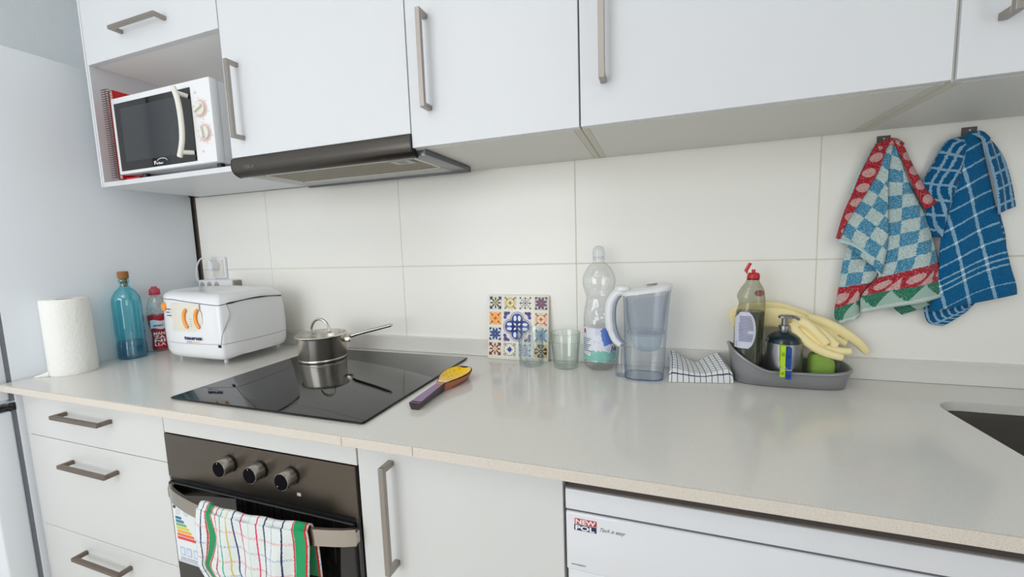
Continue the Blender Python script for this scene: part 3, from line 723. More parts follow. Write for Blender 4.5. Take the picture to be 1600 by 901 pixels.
obj('logo_swoosh', sw, plain((232, 232, 236)), dg)
for x in (-.98, -.64):
    for y in (-.33, -.08): obj('foot', MB().cyl((x, y, 1.5185), (x, y, 1.533), .010, n=16), 'black', mw)
mb = MB()
for i in range(9): mb.box(-.6149, -.6145, -.24 + i * .014, -.232 + i * .014, 1.60, 1.70)
obj('side_vent', mb, 'grey', mw)
nb = thing('spiral_notebook', 'red-covered spiral notebook standing left of the microwave', 'notebook', (-1.082, -.2, 1.5185))
mb = MB().box(-1.0895, -1.0875, -.3480, -.150, 1.520, 1.800).box(-1.0690, -1.0670, -.3480, -.150, 1.520, 1.800)
obj('cover', mb, 'redcover', nb)
obj('pages', MB().box(-1.0870, -1.0695, -.3450, -.152, 1.523, 1.797), plain((228, 226, 220)), nb)
mb = MB()
for i in range(40):
    z = 1.5235 + i * .0070
    pts = [(-1.0785 + .0118 * math.cos(a_), -.3500 + .0118 * math.sin(a_), z + .003 * (k_ % 8) / 8) for k_, a_ in enumerate([PI / 2 + 2 * PI * q_ / 11 for q_ in range(12)])]
    mb.tube(pts, .0010, 5)
for i in range(40): z = 1.5235 + i * .0070; mb.box(-1.0950, -1.0660, -.3640, -.3625, z, z + .0016)
o = obj('spiral_wire', mb, 'wire', nb); o['kind'] = 'stuff'
fo = obj('booklet', MB().prism([(-1.062, -.3430), (-1.000, -.3400), (-1.000, -.20), (-1.062, -.18)], 2, 1.5186, 1.5240), 'redcover')
tag(fo, 'red booklet lying flat on the shelf beneath the microwave', 'booklet')

# ================================================================ TOASTER
ts = thing('toaster', 'large rounded white toaster with orange sliders in the left corner', 'toaster', (-.93, -.16, .9))
plan = crom([(-.785, -.293), (-.86, -.3010), (-.96, -.3030), (-1.05, -.288), (-1.105, -.245), (-1.118, -.17), (-1.112, -.08), (-1.075, -.030), (-.95, -.022), (-.81, -.025), (-.768, -.050), (-.754, -.13), (-.758, -.23), (-.768, -.275)], 5, True)
pc = (-.935, -.16)
def psec(z, k=0., zf=None, dx=0.):
    out = []
    for x, y in plan:
        dx_, dy_ = x - pc[0], y - pc[1]; L_ = math.hypot(dx_, dy_); f = (L_ - k) / L_
        xx, yy = pc[0] + dx_ * f + dx, pc[1] + dy_ * f
        out.append((xx, yy, z if zf is None else z + zf(xx, yy)))
    return out
lidz = lambda x, y: -.010 + .020 * max(0, min(1, (-.78 - x) / .2)) + .012 * math.sin(PI * max(0, min(1, (y + .29) / .27)))
obj('base', MB().rings([psec(.9065, .05, lambda x, y: .014 * max(0, 1 - abs(y + .16) / .10)), psec(.9085, .026, lambda x, y: .014 * max(0, 1 - abs(y + .16) / .10)), psec(.918, .010), psec(.935, .002), psec(.9650, 0)]), 'wplast', ts, 50)
obj('seam_line', MB().rings([psec(.9648, .003), psec(.9668, .003)]).rings([psec(1.1035, .0065, lidz), psec(1.1085, .0065, lidz)]), 'black', ts, 50)
obj('shell_body', MB().rings([psec(.9664, 0), psec(1.00, -.001), psec(1.05, .0005), psec(1.085, .003, lambda x, y: lidz(x, y) * .6), psec(1.1040, .0045, lidz)]), 'wplast', ts, 50)
obj('lid', MB().rings([psec(1.1066, .0045, lidz), psec(1.1140, .006, lidz), psec(1.1215, .012, lambda x, y: lidz(x, y) * .8), psec(1.1290, .024, lambda x, y: lidz(x, y) * .6), psec(1.1335, .042, lambda x, y: lidz(x, y) * .4), psec(1.1360, .075, lambda x, y: 0)]), 'wplast', ts, 50)
def yfront(x, k=0.0):
    best = None
    for i in range(len(plan)):
        a, b_ = plan[i], plan[(i + 1) % len(plan)]
        if min(a[0], b_[0]) <= x <= max(a[0], b_[0]) and a[1] < -.15 and b_[1] < -.15:
            y = a[1] + (b_[1] - a[1]) * (x - a[0]) / ((b_[0] - a[0]) or 1e-9)
            if best is None or y < best: best = y
    return (best if best is not None else -.3) - k
def patch(rows, k, nx=10):
    G = []
    for z, xa, xb in rows: G.append([(xa + (xb - xa) * j / nx, yfront(xa + (xb - xa) * j / nx, k), z) for j in range(nx + 1)])
    return MB().grid(G)
M['cream'] = mat('cream_plastic', rgb(224, 221, 208), .35)
rows = [(.9975 + i * .0105, -.9900 + .0001 * i, -.9900 + (.110 if i < 2 else .135 if i < 4 else .148 if i < 8 else .140)) for i in range(11)]
wp = obj('control_window', patch(rows, .0008), 'cream', ts, recalc=False)
rows = [(.9990 + i * .0102, -.9650 + .0005 * i, -.9650 + (.090 if i < 2 else .112 if i < 4 else .122 if i < 8 else .114)) for i in range(11)]
obj('control_face', patch(rows, .0016), 'wplast2', wp, recalc=False)
for x in (-.918, -.865):
    pts = [(x + .026 - .030 * math.cos(a_), yfront(x, .004), 1.0525 + .036 * math.sin(a_)) for a_ in [(-1.05 + 2.1 * i / 10) for i in range(11)]]
    mb = MB().tube(pts, [.0045] + [.0062] * 9 + [.0045], 12, flat=.6, up=(0, 1, 0)); obj('slider', mb, 'orange', ts)
mb = MB().tube([(-1.0400, -.2850, 1.0880), (-1.0415, -.2945, 1.0880)], [.0165, .014], 24); obj('round_button', mb, 'orange', ts)
q = MB()
for i, z in enumerate((1.080, 1.069, 1.058)):
    for j in range(3 - (i == 1)): x = -1.024 + j * .009 + .002 * i; q.box(x, x + .008, yfront(x + .004, .0012), yfront(x + .005, .0004), z, z + .003)
for i, z in enumerate((1.082, 1.071, 1.060)): x = -.9965; q.box(x, x + .004, yfront(x, .0012), yfront(x, .0004), z, z + .0012)
obj('small_print', q, plain((60, 66, 110)), ts)
q = MB()
for i in range(4): z = 1.03 - i * .008; q.box(-.898, -.890, yfront(-.894, .0022), yfront(-.894, .0016), z + .02, z + .0212)
obj('small_print', q, plain((150, 150, 150)), ts)
txt('taurus', .0175, (-.9330, yfront(-.93, .0018), .9800), (1, .01, 0), (0, 0, 1), plain((38, 42, 96)), 'lettering', ts, bold=.0007, width=.0840)
txt('tribe', .0085, (-.9240, yfront(-.92, .0014), .9695), (1, .01, 0), (0, 0, 1), plain((140, 140, 146)), 'lettering', ts, width=.028)
txt('zone', .0085, (-.8930, yfront(-.89, .0014), .9695), (1, .02, 0), (0, 0, 1), plain((240, 190, 130)), 'lettering', ts, width=.030)
sm = crom([(-.7660, -.272, 1.101), (-.7640, -.264, 1.085), (-.7635, -.263, 1.060), (-.7680, -.275, 1.030), (-.7760, -.2860, .995), (-.7800, -.2890, .967)], 5)
obj('side_seam', MB().tube([(x + .0022, y - .0022, z) for x, y, z in sm], .0011, 6), plain((150, 152, 158)), ts)
obj('release_tab', MB().box(-.789, -.779, -.2945, -.288, .955, .9640), 'black', ts)
gp_ = [(x, y, z) for (x, y, z) in psec(1.1060, .0035, lidz) if x > -.80]
gp_ = sorted([p for p in gp_ if -.272 < p[1] < -.045], key=lambda p: p[1])
obj('lid_gap', MB().tube(gp_, [.0022 + .0006 * math.sin(i) for i in range(len(gp_))], 8), 'black', ts)
obj('underside', MB().rings([psec(.9020, .070), psec(.9080, .052)]), 'wplast', ts)
for ch in list(ts.children): ch.data.transform(Matrix.Translation((.0605, -.0432, .0145)) @ Matrix.Scale(.96, 4))
for x, y in ((-.785, -.275), (-.800, -.060), (-1.07, -.235), (-1.07, -.06)): obj('foot', MB().lathe([(.0065, .9002), (.0065, .922)], x, y, 14), 'wplast', ts)

# ================================================================ CORNER: roll, bottles, outlet
pr = thing('paper_towel_roll', 'thick white paper towel roll standing beside the fridge side', 'paper roll', (-1.195, -.476, .9))
cx, cy = -1.200, -.476
wobr = lambda a_, z: 1 + .006 * math.sin(3 * a_ + z * 30) + .004 * math.sin(7 * a_ - z * 60)
obj('paper', MB().lathe([(.0555, .9004), (.0572, .905), (.0572, .95), (.0570, 1.05), (.0568, 1.134), (.0555, 1.1400), (.0540, 1.1410), (.030, 1.1402), (.0225, 1.1395), (.0225, 1.10)], cx, cy, 72, True, False, wob=wobr), 'paper', pr, 60)
obj('cardboard_core', MB().lathe([(.0223, 1.1385), (.0208, 1.1385), (.0208, 1.05)], cx, cy, 32, False, True), 'card', pr)
G = []
for i in range(14):
    t = i / 13; a_ = math.radians(262 - t * 20)
    r_ = .0578 + .030 * t * t; G.append([(cx + r_ * math.cos(a_), cy + r_ * math.sin(a_), .9008 + z * (1 - .8 * t) * .02) for z in (0, .35, .7, 1)])
solid(obj('loose_sheet', MB().grid(G), 'paper', pr, 180), .0008)
bb = thing('glass_bottle', 'turquoise glass bottle with a cork stopper between paper roll and toaster', 'bottle', (-1.221, -.303, .9))
cx, cy = -1.2215, -.3035
gp = crom([(.036, .9004), (.0415, .906), (.0420, .930), (.0415, .952), (.0398, .962), (.0400, .972), (.0412, 1.00), (.0412, 1.06), (.0408, 1.105), (.0360, 1.128), (.0260, 1.146), (.0150, 1.158), (.0120, 1.166), (.0118, 1.172)], 4)
obj('glass_wall', MB().lathe(gp + [(.0145, 1.174), (.0148, 1.186), (.0135, 1.188), (.0105, 1.188)], cx, cy, 56, True, False), 'bluebottle', bb, 60)
obj('liquid', MB().lathe([(.034, .903), (.039, .908), (.0398, .93), (.0392, .951), (.0372, .960), (.0372, .9625)], cx, cy, 48), 'blueliquid', bb)
obj('cork', MB().lathe([(.0088, 1.160), (.0100, 1.189), (.0142, 1.1895), (.0155, 1.193), (.0155, 1.211), (.0140, 1.2150), (.004, 1.2155)], cx, cy, 28), 'cork', bb)
rb = thing('juice_bottle', 'small clear plastic bottle with pink cap and red label beside the toaster', 'bottle', (-1.236, -.205, .9))
cx, cy = -1.2345, -.2045
obj('bottle_wall', MB().lathe(crom([(.022, .9004), (.0250, .906), (.0250, .920), (.0225, .950), (.0220, .968), (.0240, .985), (.0285, 1.010), (.0300, 1.040), (.0300, 1.062), (.0270, 1.085), (.0200, 1.105), (.0125, 1.116), (.0120, 1.120)], 4), cx, cy, 40, True, False), 'clearb', rb, 60)
lab = obj('label', MB().lathe([(.0254, .908), (.0254, .920), (.0229, .950), (.0224, .968), (.0244, .985), (.0289, 1.010), (.0304, 1.040)], cx, cy, 40, False, False), plain((186, 28, 44), .35), rb, 60)
dvec = Vector((.5837 - cx, -1.2407 - cy, 0)).normalized(); rt = Vector((-dvec.y, dvec.x, 0))
pos = lambda r_, z, s_=0: (cx + dvec.x * r_ + rt.x * s_, cy + dvec.y * r_ + rt.y * s_, z)
G = []
for z in (.990, 1.000, 1.012, 1.022): G.append([(cx + (.0294 + .0008) * math.cos(a_), cy + (.0294 + .0008) * math.sin(a_), z + .003 * math.sin(j * .7)) for j, a_ in enumerate([math.atan2(dvec.y, dvec.x) - .9 + .18 * q_ for q_ in range(11)])])
obj('label_cloud', MB().grid(G), plain((222, 226, 238)), rb)
txt('SPORT', .009, pos(.0312, .9990, -.016), rt, (0, 0, 1), plain((40, 50, 110)), 'lettering', rb, bold=.0003, width=.030)
for s_, z in (('MAN', .966), ('ZA', .952), ('NI', .938), ('LLA', .924)):
    txt(s_, .0155, pos(.0262, z, -.017), rt, (0, 0, 1), plain((238, 230, 230)), 'lettering', rb, bold=.0004, width=.032)
obj('collar_ring', MB().lathe([(.0170, 1.1185), (.0178, 1.1200), (.0178, 1.1235), (.0168, 1.1255)], cx, cy, 32), 'red', rb)
obj('cap', MB().lathe(crom([(.0168, 1.1256), (.0168, 1.134), (.0150, 1.141), (.0100, 1.1435), (.0090, 1.148), (.0075, 1.1500), (.002, 1.1500)], 3), cx, cy, 32), 'pinkc', rb)
so = thing('wall_socket', 'white double-frame wall socket above the toaster, left of the first tile joint', 'socket', (-1.148, 0, 1.207))
obj('frame_plate', MB().box(-1.1880, -1.1080, -.0100, -.0004, 1.165, 1.2525, .003), 'wplast', so)
obj('inner_plate', MB().box(-1.1770, -1.1190, -.0125, -.0100, 1.174, 1.2420, .002), 'wplast2', so)
pl = thing('plug', 'white plug pushed into the wall socket above the toaster', 'plug', (-1.148, -.03, 1.215))
obj('plug_body', MB().prism([(-1.1600, 1.206), (-1.1630, 1.228), (-1.1500, 1.2400), (-1.1360, 1.226), (-1.1370, 1.206), (-1.1480, 1.200)], 1, -.0440, -.0128), 'wplast', pl)
cb = crom([(-1.1500, -.040, 1.2390), (-1.1700, -.045, 1.2520), (-1.1980, -.048, 1.2450), (-1.2230, -.047, 1.2150), (-1.2350, -.044, 1.1750), (-1.2350, -.040, 1.1560)], 6)
obj('cable', MB().tube(cb, .0030, 10), 'wplast', pl)
ps = thing('power_strip', 'white three-way power strip on the wall behind the toaster', 'power strip', (-1.14, -.02, 1.11))
pb_ = obj('strip_housing', MB().box(-1.2390, -1.0430, -.0380, -.0005, 1.1100, 1.1600, .004, 3), 'wplast', ps)
for x in (-1.212, -1.170, -1.128):
    q = obj('socket_ring', MB().tube([(x, -.0381, 1.1385), (x, -.0400, 1.1385)], [.0178, .0168], 28), 'wplast', ps)
    obj('socket_well', MB().tube([(x, -.0401, 1.1385), (x, -.0403, 1.1385)], [.0142, .0142], 24), plain((176, 176, 172)), q)
    obj('pin_hole', MB().cyl((x - .006, -.0403, 1.1385), (x - .006, -.0407, 1.1385), .0022, n=10).cyl((x + .006, -.0403, 1.1385), (x + .006, -.0407, 1.1385), .0022, n=10), 'black', q)
obj('end_cap', MB().box(-1.0430, -1.0350, -.034, -.0005, 1.1130, 1.1570, .003), plain((150, 140, 130)), ps)

# ================================================================ SAUCEPAN
sp = thing('saucepan', 'small steel saucepan with a glass lid on the black hob', 'saucepan', (-.465, -.178, .9062))
cx, cy = -.4652, -.1779
obj('pan_body', MB().lathe([(.068, .9064), (.0738, .9068), (.0748, .9095), (.0748, .9150), (.0744, .9160), (.0748, .9170), (.0750, .9820), (.0765, .9855), (.0750, .9860), (.0725, .982), (.0725, .915), (.060, .912)], cx, cy, 72), 'inoxr', sp)
lid = obj('lid_glass', MB().lathe([(.0770, .9890), (.0720, .9925), (.055, .9975), (.030, 1.0005), (.004, 1.001)], cx, cy, 56, False, True), 'lidglass', sp, 60)
obj('lid_rim', MB().lathe([(.0755, .9865), (.0800, .9862), (.0812, .9885), (.0800, .9915), (.0765, .9915), (.0755, .9890), (.0755, .9865)], cx, cy, 64, False, False), 'chrome', lid)
ang = math.radians(8); ha = []
for i in range(17):
    t = PI * i / 16; ha.append((cx - .0345 * math.cos(t) * math.cos(ang), cy - .0345 * math.cos(t) * math.sin(ang) - .003, .9985 + .0420 * math.sin(t)))
mb = MB().tube(ha, [.0070] + [.0056] * 15 + [.0070], 12, flat=.8, up=(0, 0, 1))
for e_ in (ha[0], ha[-1]): mb.lathe([(.009, .9955), (.009, .9990), (.0045, 1.0015)], e_[0], e_[1], 16)
obj('lid_knob', mb, 'chrome', lid)
hdir = Vector((.225, .080, 0)).normalized(); hs = Vector((cx, cy, 0)) + hdir * .0745
obj('handle_bracket', MB().obox((hs.x + hdir.x * .012, hs.y + hdir.y * .012, .9695), hdir, Vector((-hdir.y, hdir.x, 0)), (0, 0, 1), .0125, .009, .008, .003), 'inoxr', sp)
hpz = [(0.018, .9745), (.030, .9820), (.060, .9900), (.100, .9985), (.135, 1.0065), (.165, 1.0130)]
hp = [(hs.x + hdir.x * a_, hs.y + hdir.y * a_, z) for a_, z in hpz]
obj('handle', MB().tube(crom(hp, 5), [.0080] * 4 + [.0100] * 20 + [.0085, .003], 16, flat=.62, up=(0, 0, 1)), 'chrome', sp)
obj('rivet', MB().obox((hs.x - .004, hs.y - .006, .9700), hdir, Vector((-hdir.y, hdir.x, 0)), (0, 0, 1), .005, .012, .0075, .003), 'chrome', sp)

# ================================================================ SPOON REST
sr = thing('spoon_rest', 'painted ceramic spoon rest with yellow bowl and purple handle beside the hob', 'spoon rest', (.08, -.35, .9))
end = Vector((.0720, -.4700, 0)); tip = Vector((.0740, -.2100, 0)); ax_ = (tip - end); Ls = ax_.length; ax_.normalize(); sx = Vector((ax_.y, -ax_.x, 0))
def srp(t, s_, z): p = end + ax_ * (t * Ls) + sx * s_; return (p.x, p.y, z)
def halfw(t):
    if t < .46: return .0145 - .0035 * (t / .46)
    q = (t - .46) / .54
    return .011 + (.0400 - .011) * math.sin(min(1, q * 1.55) * PI / 2) if q < .6 else .0400 * math.sqrt(max(0, 1 - ((q - .6) / .4) ** 2.2))
zt = lambda t: .9215 - .006 * (1 - min(1, t / .46)) + .004 * max(0, (t - .5) / .5)
ts_ = [0, .02, .06, .12, .2, .28, .36, .43, .47, .5, .53, .57, .62, .68, .74, .8, .86, .91, .95, .98, .995]
mb = MB(); top = []; rs = []
for t in ts_:
    h_ = max(.0008, halfw(t)); z = zt(t); zb = .9008 if t > .42 else .9008 + .007 * max(0, 1 - t / .42) * (t / .3 if t < .3 else 1)
    rs.append([srp(t, -h_, z), srp(t, -h_ * .86, (z + zb) / 2), srp(t, -h_ * .62, zb), srp(t, h_ * .62, zb), srp(t, h_ * .86, (z + zb) / 2), srp(t, h_, z)])
mb.rings(rs[8:], False, True, closed=False)
obj('bowl_side', mb, mat('terracotta_glaze', rgb(186, 108, 82), .2), sr, 60)
obj('handle_side', MB().rings(rs[:9], True, False, closed=False), mat('navy_glaze', rgb(52, 34, 42), .15), sr, 60)
def topsurf(ta, tb, ins, zoff, dish, n=22, m_=10):
    G = []
    for i in range(n + 1):
        t = ta + (tb - ta) * i / n; h_ = max(.0005, halfw(t) - ins)
        row = []
        for j in range(m_ + 1):
            s_ = -1 + 2 * j / m_; q = max(0, min(1, (t - .52) / .46)); dd_ = dish * (1 - s_ * s_) * math.sin(PI * q) ** .6 if q > 0 else 0
            row.append(srp(t, s_ * h_, zt(t) + zoff - dd_))
        G.append(row)
    return MB().grid(G)
obj('rim', topsurf(.0, .995, 0, .0004, .0150, 40, 14), mat('dark_glaze', rgb(58, 38, 36), .15), sr, 60)
m, nt, b = newmat('yellow_glaze')
n_ = noise(nt, 160, 3); c = mixc(nt, n_, rgb(255, 198, 0), rgb(252, 214, 10)); c = mixc(nt, (n_ > .64), c, rgb(206, 110, 20)); c = mixc(nt, (noise(nt, 120, 2) > .70), c, rgb(40, 70, 30))
nt.links.new(c, b.inputs['Base Color']); b.inputs['Roughness'].default_value = .12
obj('bowl_glaze', topsurf(.525, .968, .0042, .0014, .0150, 30, 14), m, sr, 60)
obj('white_band', topsurf(.49, .535, .0030, .0016, .006, 6, 10), mat('cream_glaze', rgb(236, 228, 200), .15), sr, 60)
obj('neck_glaze', topsurf(.42, .492, .0018, .0012, 0, 8, 8), mat('orange_glaze', rgb(196, 110, 40), .15), sr, 60)
obj('handle_glaze', topsurf(.035, .43, .0018, .0010, 0, 16, 8), mat('purple_glaze', rgb(140, 108, 156), .15), sr, 60)

# ================================================================ PAINTED TILE BOARD
W_ = .2015; H_ = .2050; ob = Vector((.0715, -.0380, .9006)); upb = Vector((0, .0290, H_)).normalized(); rtb = Vector((1, -.010, 0)).normalized(); nb_ = rtb.cross(upb)
tb = thing('decorative_tile', 'square decorative tile with colourful painted motifs leaning on the wall', 'tile', tuple(ob))
def bp(x, y, d=0): return ob + rtb * x + upb * y + nb_ * d
c_ = bp(W_ / 2, H_ / 2, -.0035)
obj('board', MB().obox(c_, rtb, upb, nb_, W_ / 2, H_ / 2, .0035, .0012), mat('cream_ceramic', rgb(236, 232, 220), .3), tb)
def petals(q, n, r0, r1, wd, c, a0=0., b=True):
    for i in range(n):
        a = a0 + 2 * PI * i / n; q.disc((r0 + r1) / 2 * math.cos(a), (r0 + r1) / 2 * math.sin(a), (r1 - r0) / 2, c, 10, False, wd, a)
    q.k += 1
def star(q, n, r0, r1, c, a0=0.):
    q.poly([((r1 if i % 2 == 0 else r0) * math.cos(a0 + PI * i / n), (r1 if i % 2 == 0 else r0) * math.sin(a0 + PI * i / n)) for i in range(2 * n)], c)
def motif(cx_, cy_, s_, style, bg, c1, c2, c3):
    h = s_ / 2; q = Decal(bp(cx_, cy_, .0006), rtb, upb)
    q.rect(-h, -h, h, h, bg)
    cor = [(i * h, j * h) for i in (-1, 1) for j in (-1, 1)]
    if style in (1, 3, 4):
        for x, y in cor: q.disc(x * .80, y * .80, h * .19, c1, 12, False)
        q.k += 1
        for x, y in cor: q.disc(x * .80, y * .80, h * .11, bg, 10, False)
        q.k += 1
        for i in (-1, 1):
            q.line(-h * .45, i * h * .92, h * .45, i * h * .92, h * .07, c2, False); q.line(i * h * .92, -h * .45, i * h * .92, h * .45, h * .07, c2, False)
        q.k += 1
    if style == 0:
        for x, y in cor: q.poly([(x, y), (x * .45, y), (x * .6, y * .6), (x, y * .45)], c1, False)
        q.k += 1
        petals(q, 8, h * .35, h * .95, h * .13, c1); petals(q, 8, h * .5, h * .8, h * .06, bg, PI / 8); star(q, 4, h * .3, h * .62, c2, PI / 4); q.disc(0, 0, h * .3, c3); q.disc(0, 0, h * .1, c1)
    elif style == 1:
        q.ring(0, 0, h * .72, h * .08, c1); petals(q, 4, h * .45, h * .98, h * .22, c2, PI / 4); q.disc(0, 0, h * .62, c3); star(q, 4, h * .12, h * .6, c2, 0); star(q, 4, h * .1, h * .4, c1, PI / 4)
        for x, y in cor: q.line(x * .95, y * .95, x * .6, y * .6, h * .07, c1, False)
    elif style == 2:
        for x, y in cor: q.disc(x * .82, y * .82, h * .16, c1, 8, False)
        q.k += 1; q.ring(0, 0, h * .78, h * .06, c2); q.ring(0, 0, h * .42, h * .06, c2)
        for i in range(8): a = i * PI / 4; q.line(h * .12 * math.cos(a), h * .12 * math.sin(a), h * .9 * math.cos(a), h * .9 * math.sin(a), h * .06, c2, False)
        q.k += 1; petals(q, 4, h * .5, h * .98, h * .10, c1, 0); q.disc(0, 0, h * .15, c3)
    elif style == 3:
        petals(q, 8, h * .25, h * .98, h * .2, c1, PI / 8); petals(q, 8, h * .3, h * .7, h * .1, c2, 0); star(q, 8, h * .3, h * .5, c3)
        for x, y in cor: q.poly([(x, y), (x * .5, y), (x, y * .5)], c3, False)
        q.k += 1; q.disc(0, 0, h * .16, c2)
    elif style == 4:
        star(q, 4, h * .22, h * .62, c1, 0); star(q, 4, h * .2, h * .5, c1, PI / 4)
        for x, y in cor:
            q.ring(x * .78, y * .78, h * .2, h * .05, c2, 10); q.line(x * .9, y * .3, x * .5, y * .55, h * .05, c2, False); q.line(x * .3, y * .9, x * .55, y * .5, h * .05, c2, False)
    return q
a = .0400; xs = (.0250, .0752, .1258, .1775); ys = (.1800, .1303, .0805, .0322)
IV = (240, 236, 220)
specs = [(xs[0], ys[0], a, 0, (226, 222, 200), (30, 56, 96), (40, 84, 130), (232, 180, 50)), (xs[1], ys[0], a, 1, (240, 236, 214), (60, 110, 80), (196, 150, 50), (246, 226, 160)),
         (xs[2], ys[0], a, 2, IV, (60, 66, 120), (52, 54, 70), (90, 96, 140)), (xs[3], ys[0], a, 3, (206, 208, 206), (56, 84, 120), (200, 88, 100), (130, 80, 74)),
         (xs[0], ys[1], a, 1, (246, 222, 150), (214, 70, 30), (226, 50, 34), (248, 190, 70)), (xs[3], ys[1], a, 1, (240, 232, 208), (110, 90, 70), (232, 96, 70), (250, 214, 180)),
         (xs[0], ys[2], a, 3, (236, 238, 240), (40, 58, 116), (90, 130, 190), (30, 44, 96)), (xs[3], ys[2], a, 1, (232, 232, 226), (70, 74, 80), (110, 160, 206), (130, 176, 214)),
         (xs[0], ys[3], a, 0, (232, 208, 184), (96, 38, 28), (130, 60, 40), (236, 216, 196)), (xs[1], ys[3], a, 4, IV, (26, 52, 140), (70, 64, 60), (0, 0, 0)),
         (xs[2], ys[3], a, 2, (214, 222, 232), (50, 74, 130), (50, 76, 136), (220, 200, 120)), (xs[3], ys[3], a, 0, (40, 34, 32), (222, 188, 110), (236, 222, 190), (30, 26, 24))]
for s_ in specs:
    q = motif(*s_); q.build('painted_motif', tb)
q = Decal(bp(.0995, .1055, .0006), rtb, upb); h = .0465
q.rect(-h, -h, h, h, (226, 222, 220))
for x in (-1, 1):
    for y in (-1, 1):
        q.disc(x * h * .82, y * h * .86, h * .16, (74, 62, 140), 10, False); q.disc(x * h * .62, y * h * .92, h * .10, (74, 62, 140), 10, False); q.disc(x * h * .88, y * h * .62, h * .12, (74, 62, 140), 10, False); q.disc(x * h * .93, y * h * .95, h * .07, (176, 180, 80), 8, False)
q.k += 1
def quatre(r, off, c):
    for a_ in range(4): q.disc(off * math.cos(a_ * PI / 2), off * math.sin(a_ * PI / 2), r, c, 24, False)
    q.rect(-off * .8, -off * .8, off * .8, off * .8, c)
quatre(h * .50, h * .50, (60, 44, 92)); quatre(h * .46, h * .50, (236, 232, 236)); quatre(h * .42, h * .48, (80, 56, 96)); quatre(h * .385, h * .48, (52, 74, 158))
for a_ in range(4):
    A = a_ * PI / 2
    for sg in (-1, 1):
        ca, sa = math.cos(A + sg * .27), math.sin(A + sg * .27); q.disc(h * .58 * ca, h * .58 * sa, h * .19, (232, 236, 246), 12, False, h * .105, A)
    q.disc(h * .22 * math.cos(A + PI / 4), h * .22 * math.sin(A + PI / 4), h * .11, (226, 232, 246), 10, False, h * .07, A + PI / 4)
q.k += 1; q.disc(0, 0, h * .09, (40, 56, 130))
q.build('painted_motif', tb)

# ================================================================ GLASSES
g1 = thing('drinking_glass', 'faceted clear tumbler in front of the decorative tile', 'glass', (.229, -.0705, .9))
fac = lambda a_, z: 1 + (.055 * abs(math.cos(a_ * 4.5)) if z < .962 else 0)
obj('tumbler_wall', MB().lathe([(.030, .9004), (.0345, .902), (.0355, .910), (.0362, .9585), (.0378, .9650), (.0398, 1.0080), (.0386, 1.0085), (.0366, .9650), (.0345, .958), (.0335, .912), (.030, .9085), (.004, .9080)], .229, -.0705, 72, wob=fac), 'glass1', g1, 50)
obj('rim', MB().tube([(.229 + .0393 * math.cos(i * PI / 24), -.0705 + .0393 * math.sin(i * PI / 24), 1.0085) for i in range(49)], .0008, 6, cap=False), 'glass1', g1)
g2 = thing('drinking_glass', 'smooth wide clear tumbler between decorative tile and plastic bottle', 'glass', (.335, -.0715, .9))
obj('tumbler_wall', MB().lathe([(.033, .9004), (.0360, .902), (.0372, .912), (.0412, .9720), (.0428, .9745), (.0430, .9780), (.0440, 1.0030), (.0428, 1.0035), (.0412, .978), (.0398, .970), (.0350, .913), (.030, .9075), (.004, .907)], .335, -.0715, 64), 'glass2', g2, 50)

obj('rim', MB().tube([(.335 + .0434 * math.cos(i * PI / 24), -.0715 + .0434 * math.sin(i * PI / 24), 1.0035) for i in range(49)], .0010, 6, cap=False), 'glass2', g2)
# ================================================================ PLASTIC WATER BOTTLE
cx, cy = .4325, -.0605
wbt = thing('plastic_bottle', 'tall clear empty plastic bottle with a landscape label left of the jug', 'bottle', (cx, cy, .9))
foot = lambda a_, z: 1 - (.16 * max(0, math.cos(5 * a_)) * max(0, (.922 - z) / .022)) if z < .922 else 1 + .010 * math.sin(z * 260) * (1 if 1.05 < z < 1.14 else 0)
obj('bottle_wall', MB().lathe(crom([(.030, .9004), (.0400, .906), (.0440, .915), (.0450, .925), (.0445, .95), (.0442, 1.00), (.0445, 1.03), (.0440, 1.055), (.0400, 1.078), (.0362, 1.098), (.0362, 1.110), (.0410, 1.126), (.0452, 1.145), (.0450, 1.160), (.0400, 1.178), (.0280, 1.196), (.0165, 1.206), (.0145, 1.212)], 4), cx, cy, 64, True, False, wob=foot), 'clearb', wbt, 60)
obj('neck_ring', MB().lathe([(.0145, 1.212), (.0180, 1.213), (.0180, 1.2155), (.0150, 1.2165), (.0150, 1.222)], cx, cy, 32, False, False), 'clearp', wbt)
obj('cap', MB().lathe(crom([(.0165, 1.2180), (.0170, 1.2300), (.0170, 1.2340), (.0155, 1.2420), (.0105, 1.2500), (.0015, 1.2525)], 3), cx, cy, 32), 'clearp', wbt)
a0 = math.atan2(-1.2407 - cy, .5837 - cx)
def wrap(r_, z0, z1, aa, ab, colr, name, parent, n=14, k=0):
    G = [[(cx + (r_ + k) * math.cos(aa + (ab - aa) * j / n), cy + (r_ + k) * math.sin(aa + (ab - aa) * j / n), z) for j in range(n + 1)] for z in (z0, z1)]
    return obj(name, MB().grid(G), colr, parent, 60)
m, nt, b = newmat('bottle_label'); tcn = nt.nodes.new('ShaderNodeTexCoord'); spx = nt.nodes.new('ShaderNodeSeparateXYZ'); nt.links.new(tcn.outputs['Object'], spx.inputs[0]); z_ = N(nt, spx.outputs[2])
xx_ = N(nt, spx.outputs[0]) * .9 + N(nt, spx.outputs[1]) * .2
n_ = noise(nt, 38, 4); n2_ = noise(nt, 60, 3)
c = mixc(nt, (n_ > .5) * .35, rgb(226, 228, 238), rgb(170, 178, 214)); c = mixc(nt, ((n_ * .05 + z_) < .082) * .75, c, rgb(84, 186, 160)); c = mixc(nt, ((xx_ + n2_ * .02) > .012) * ((z_ + n_ * .04) > .095) * .9, c, rgb(70, 120, 210))
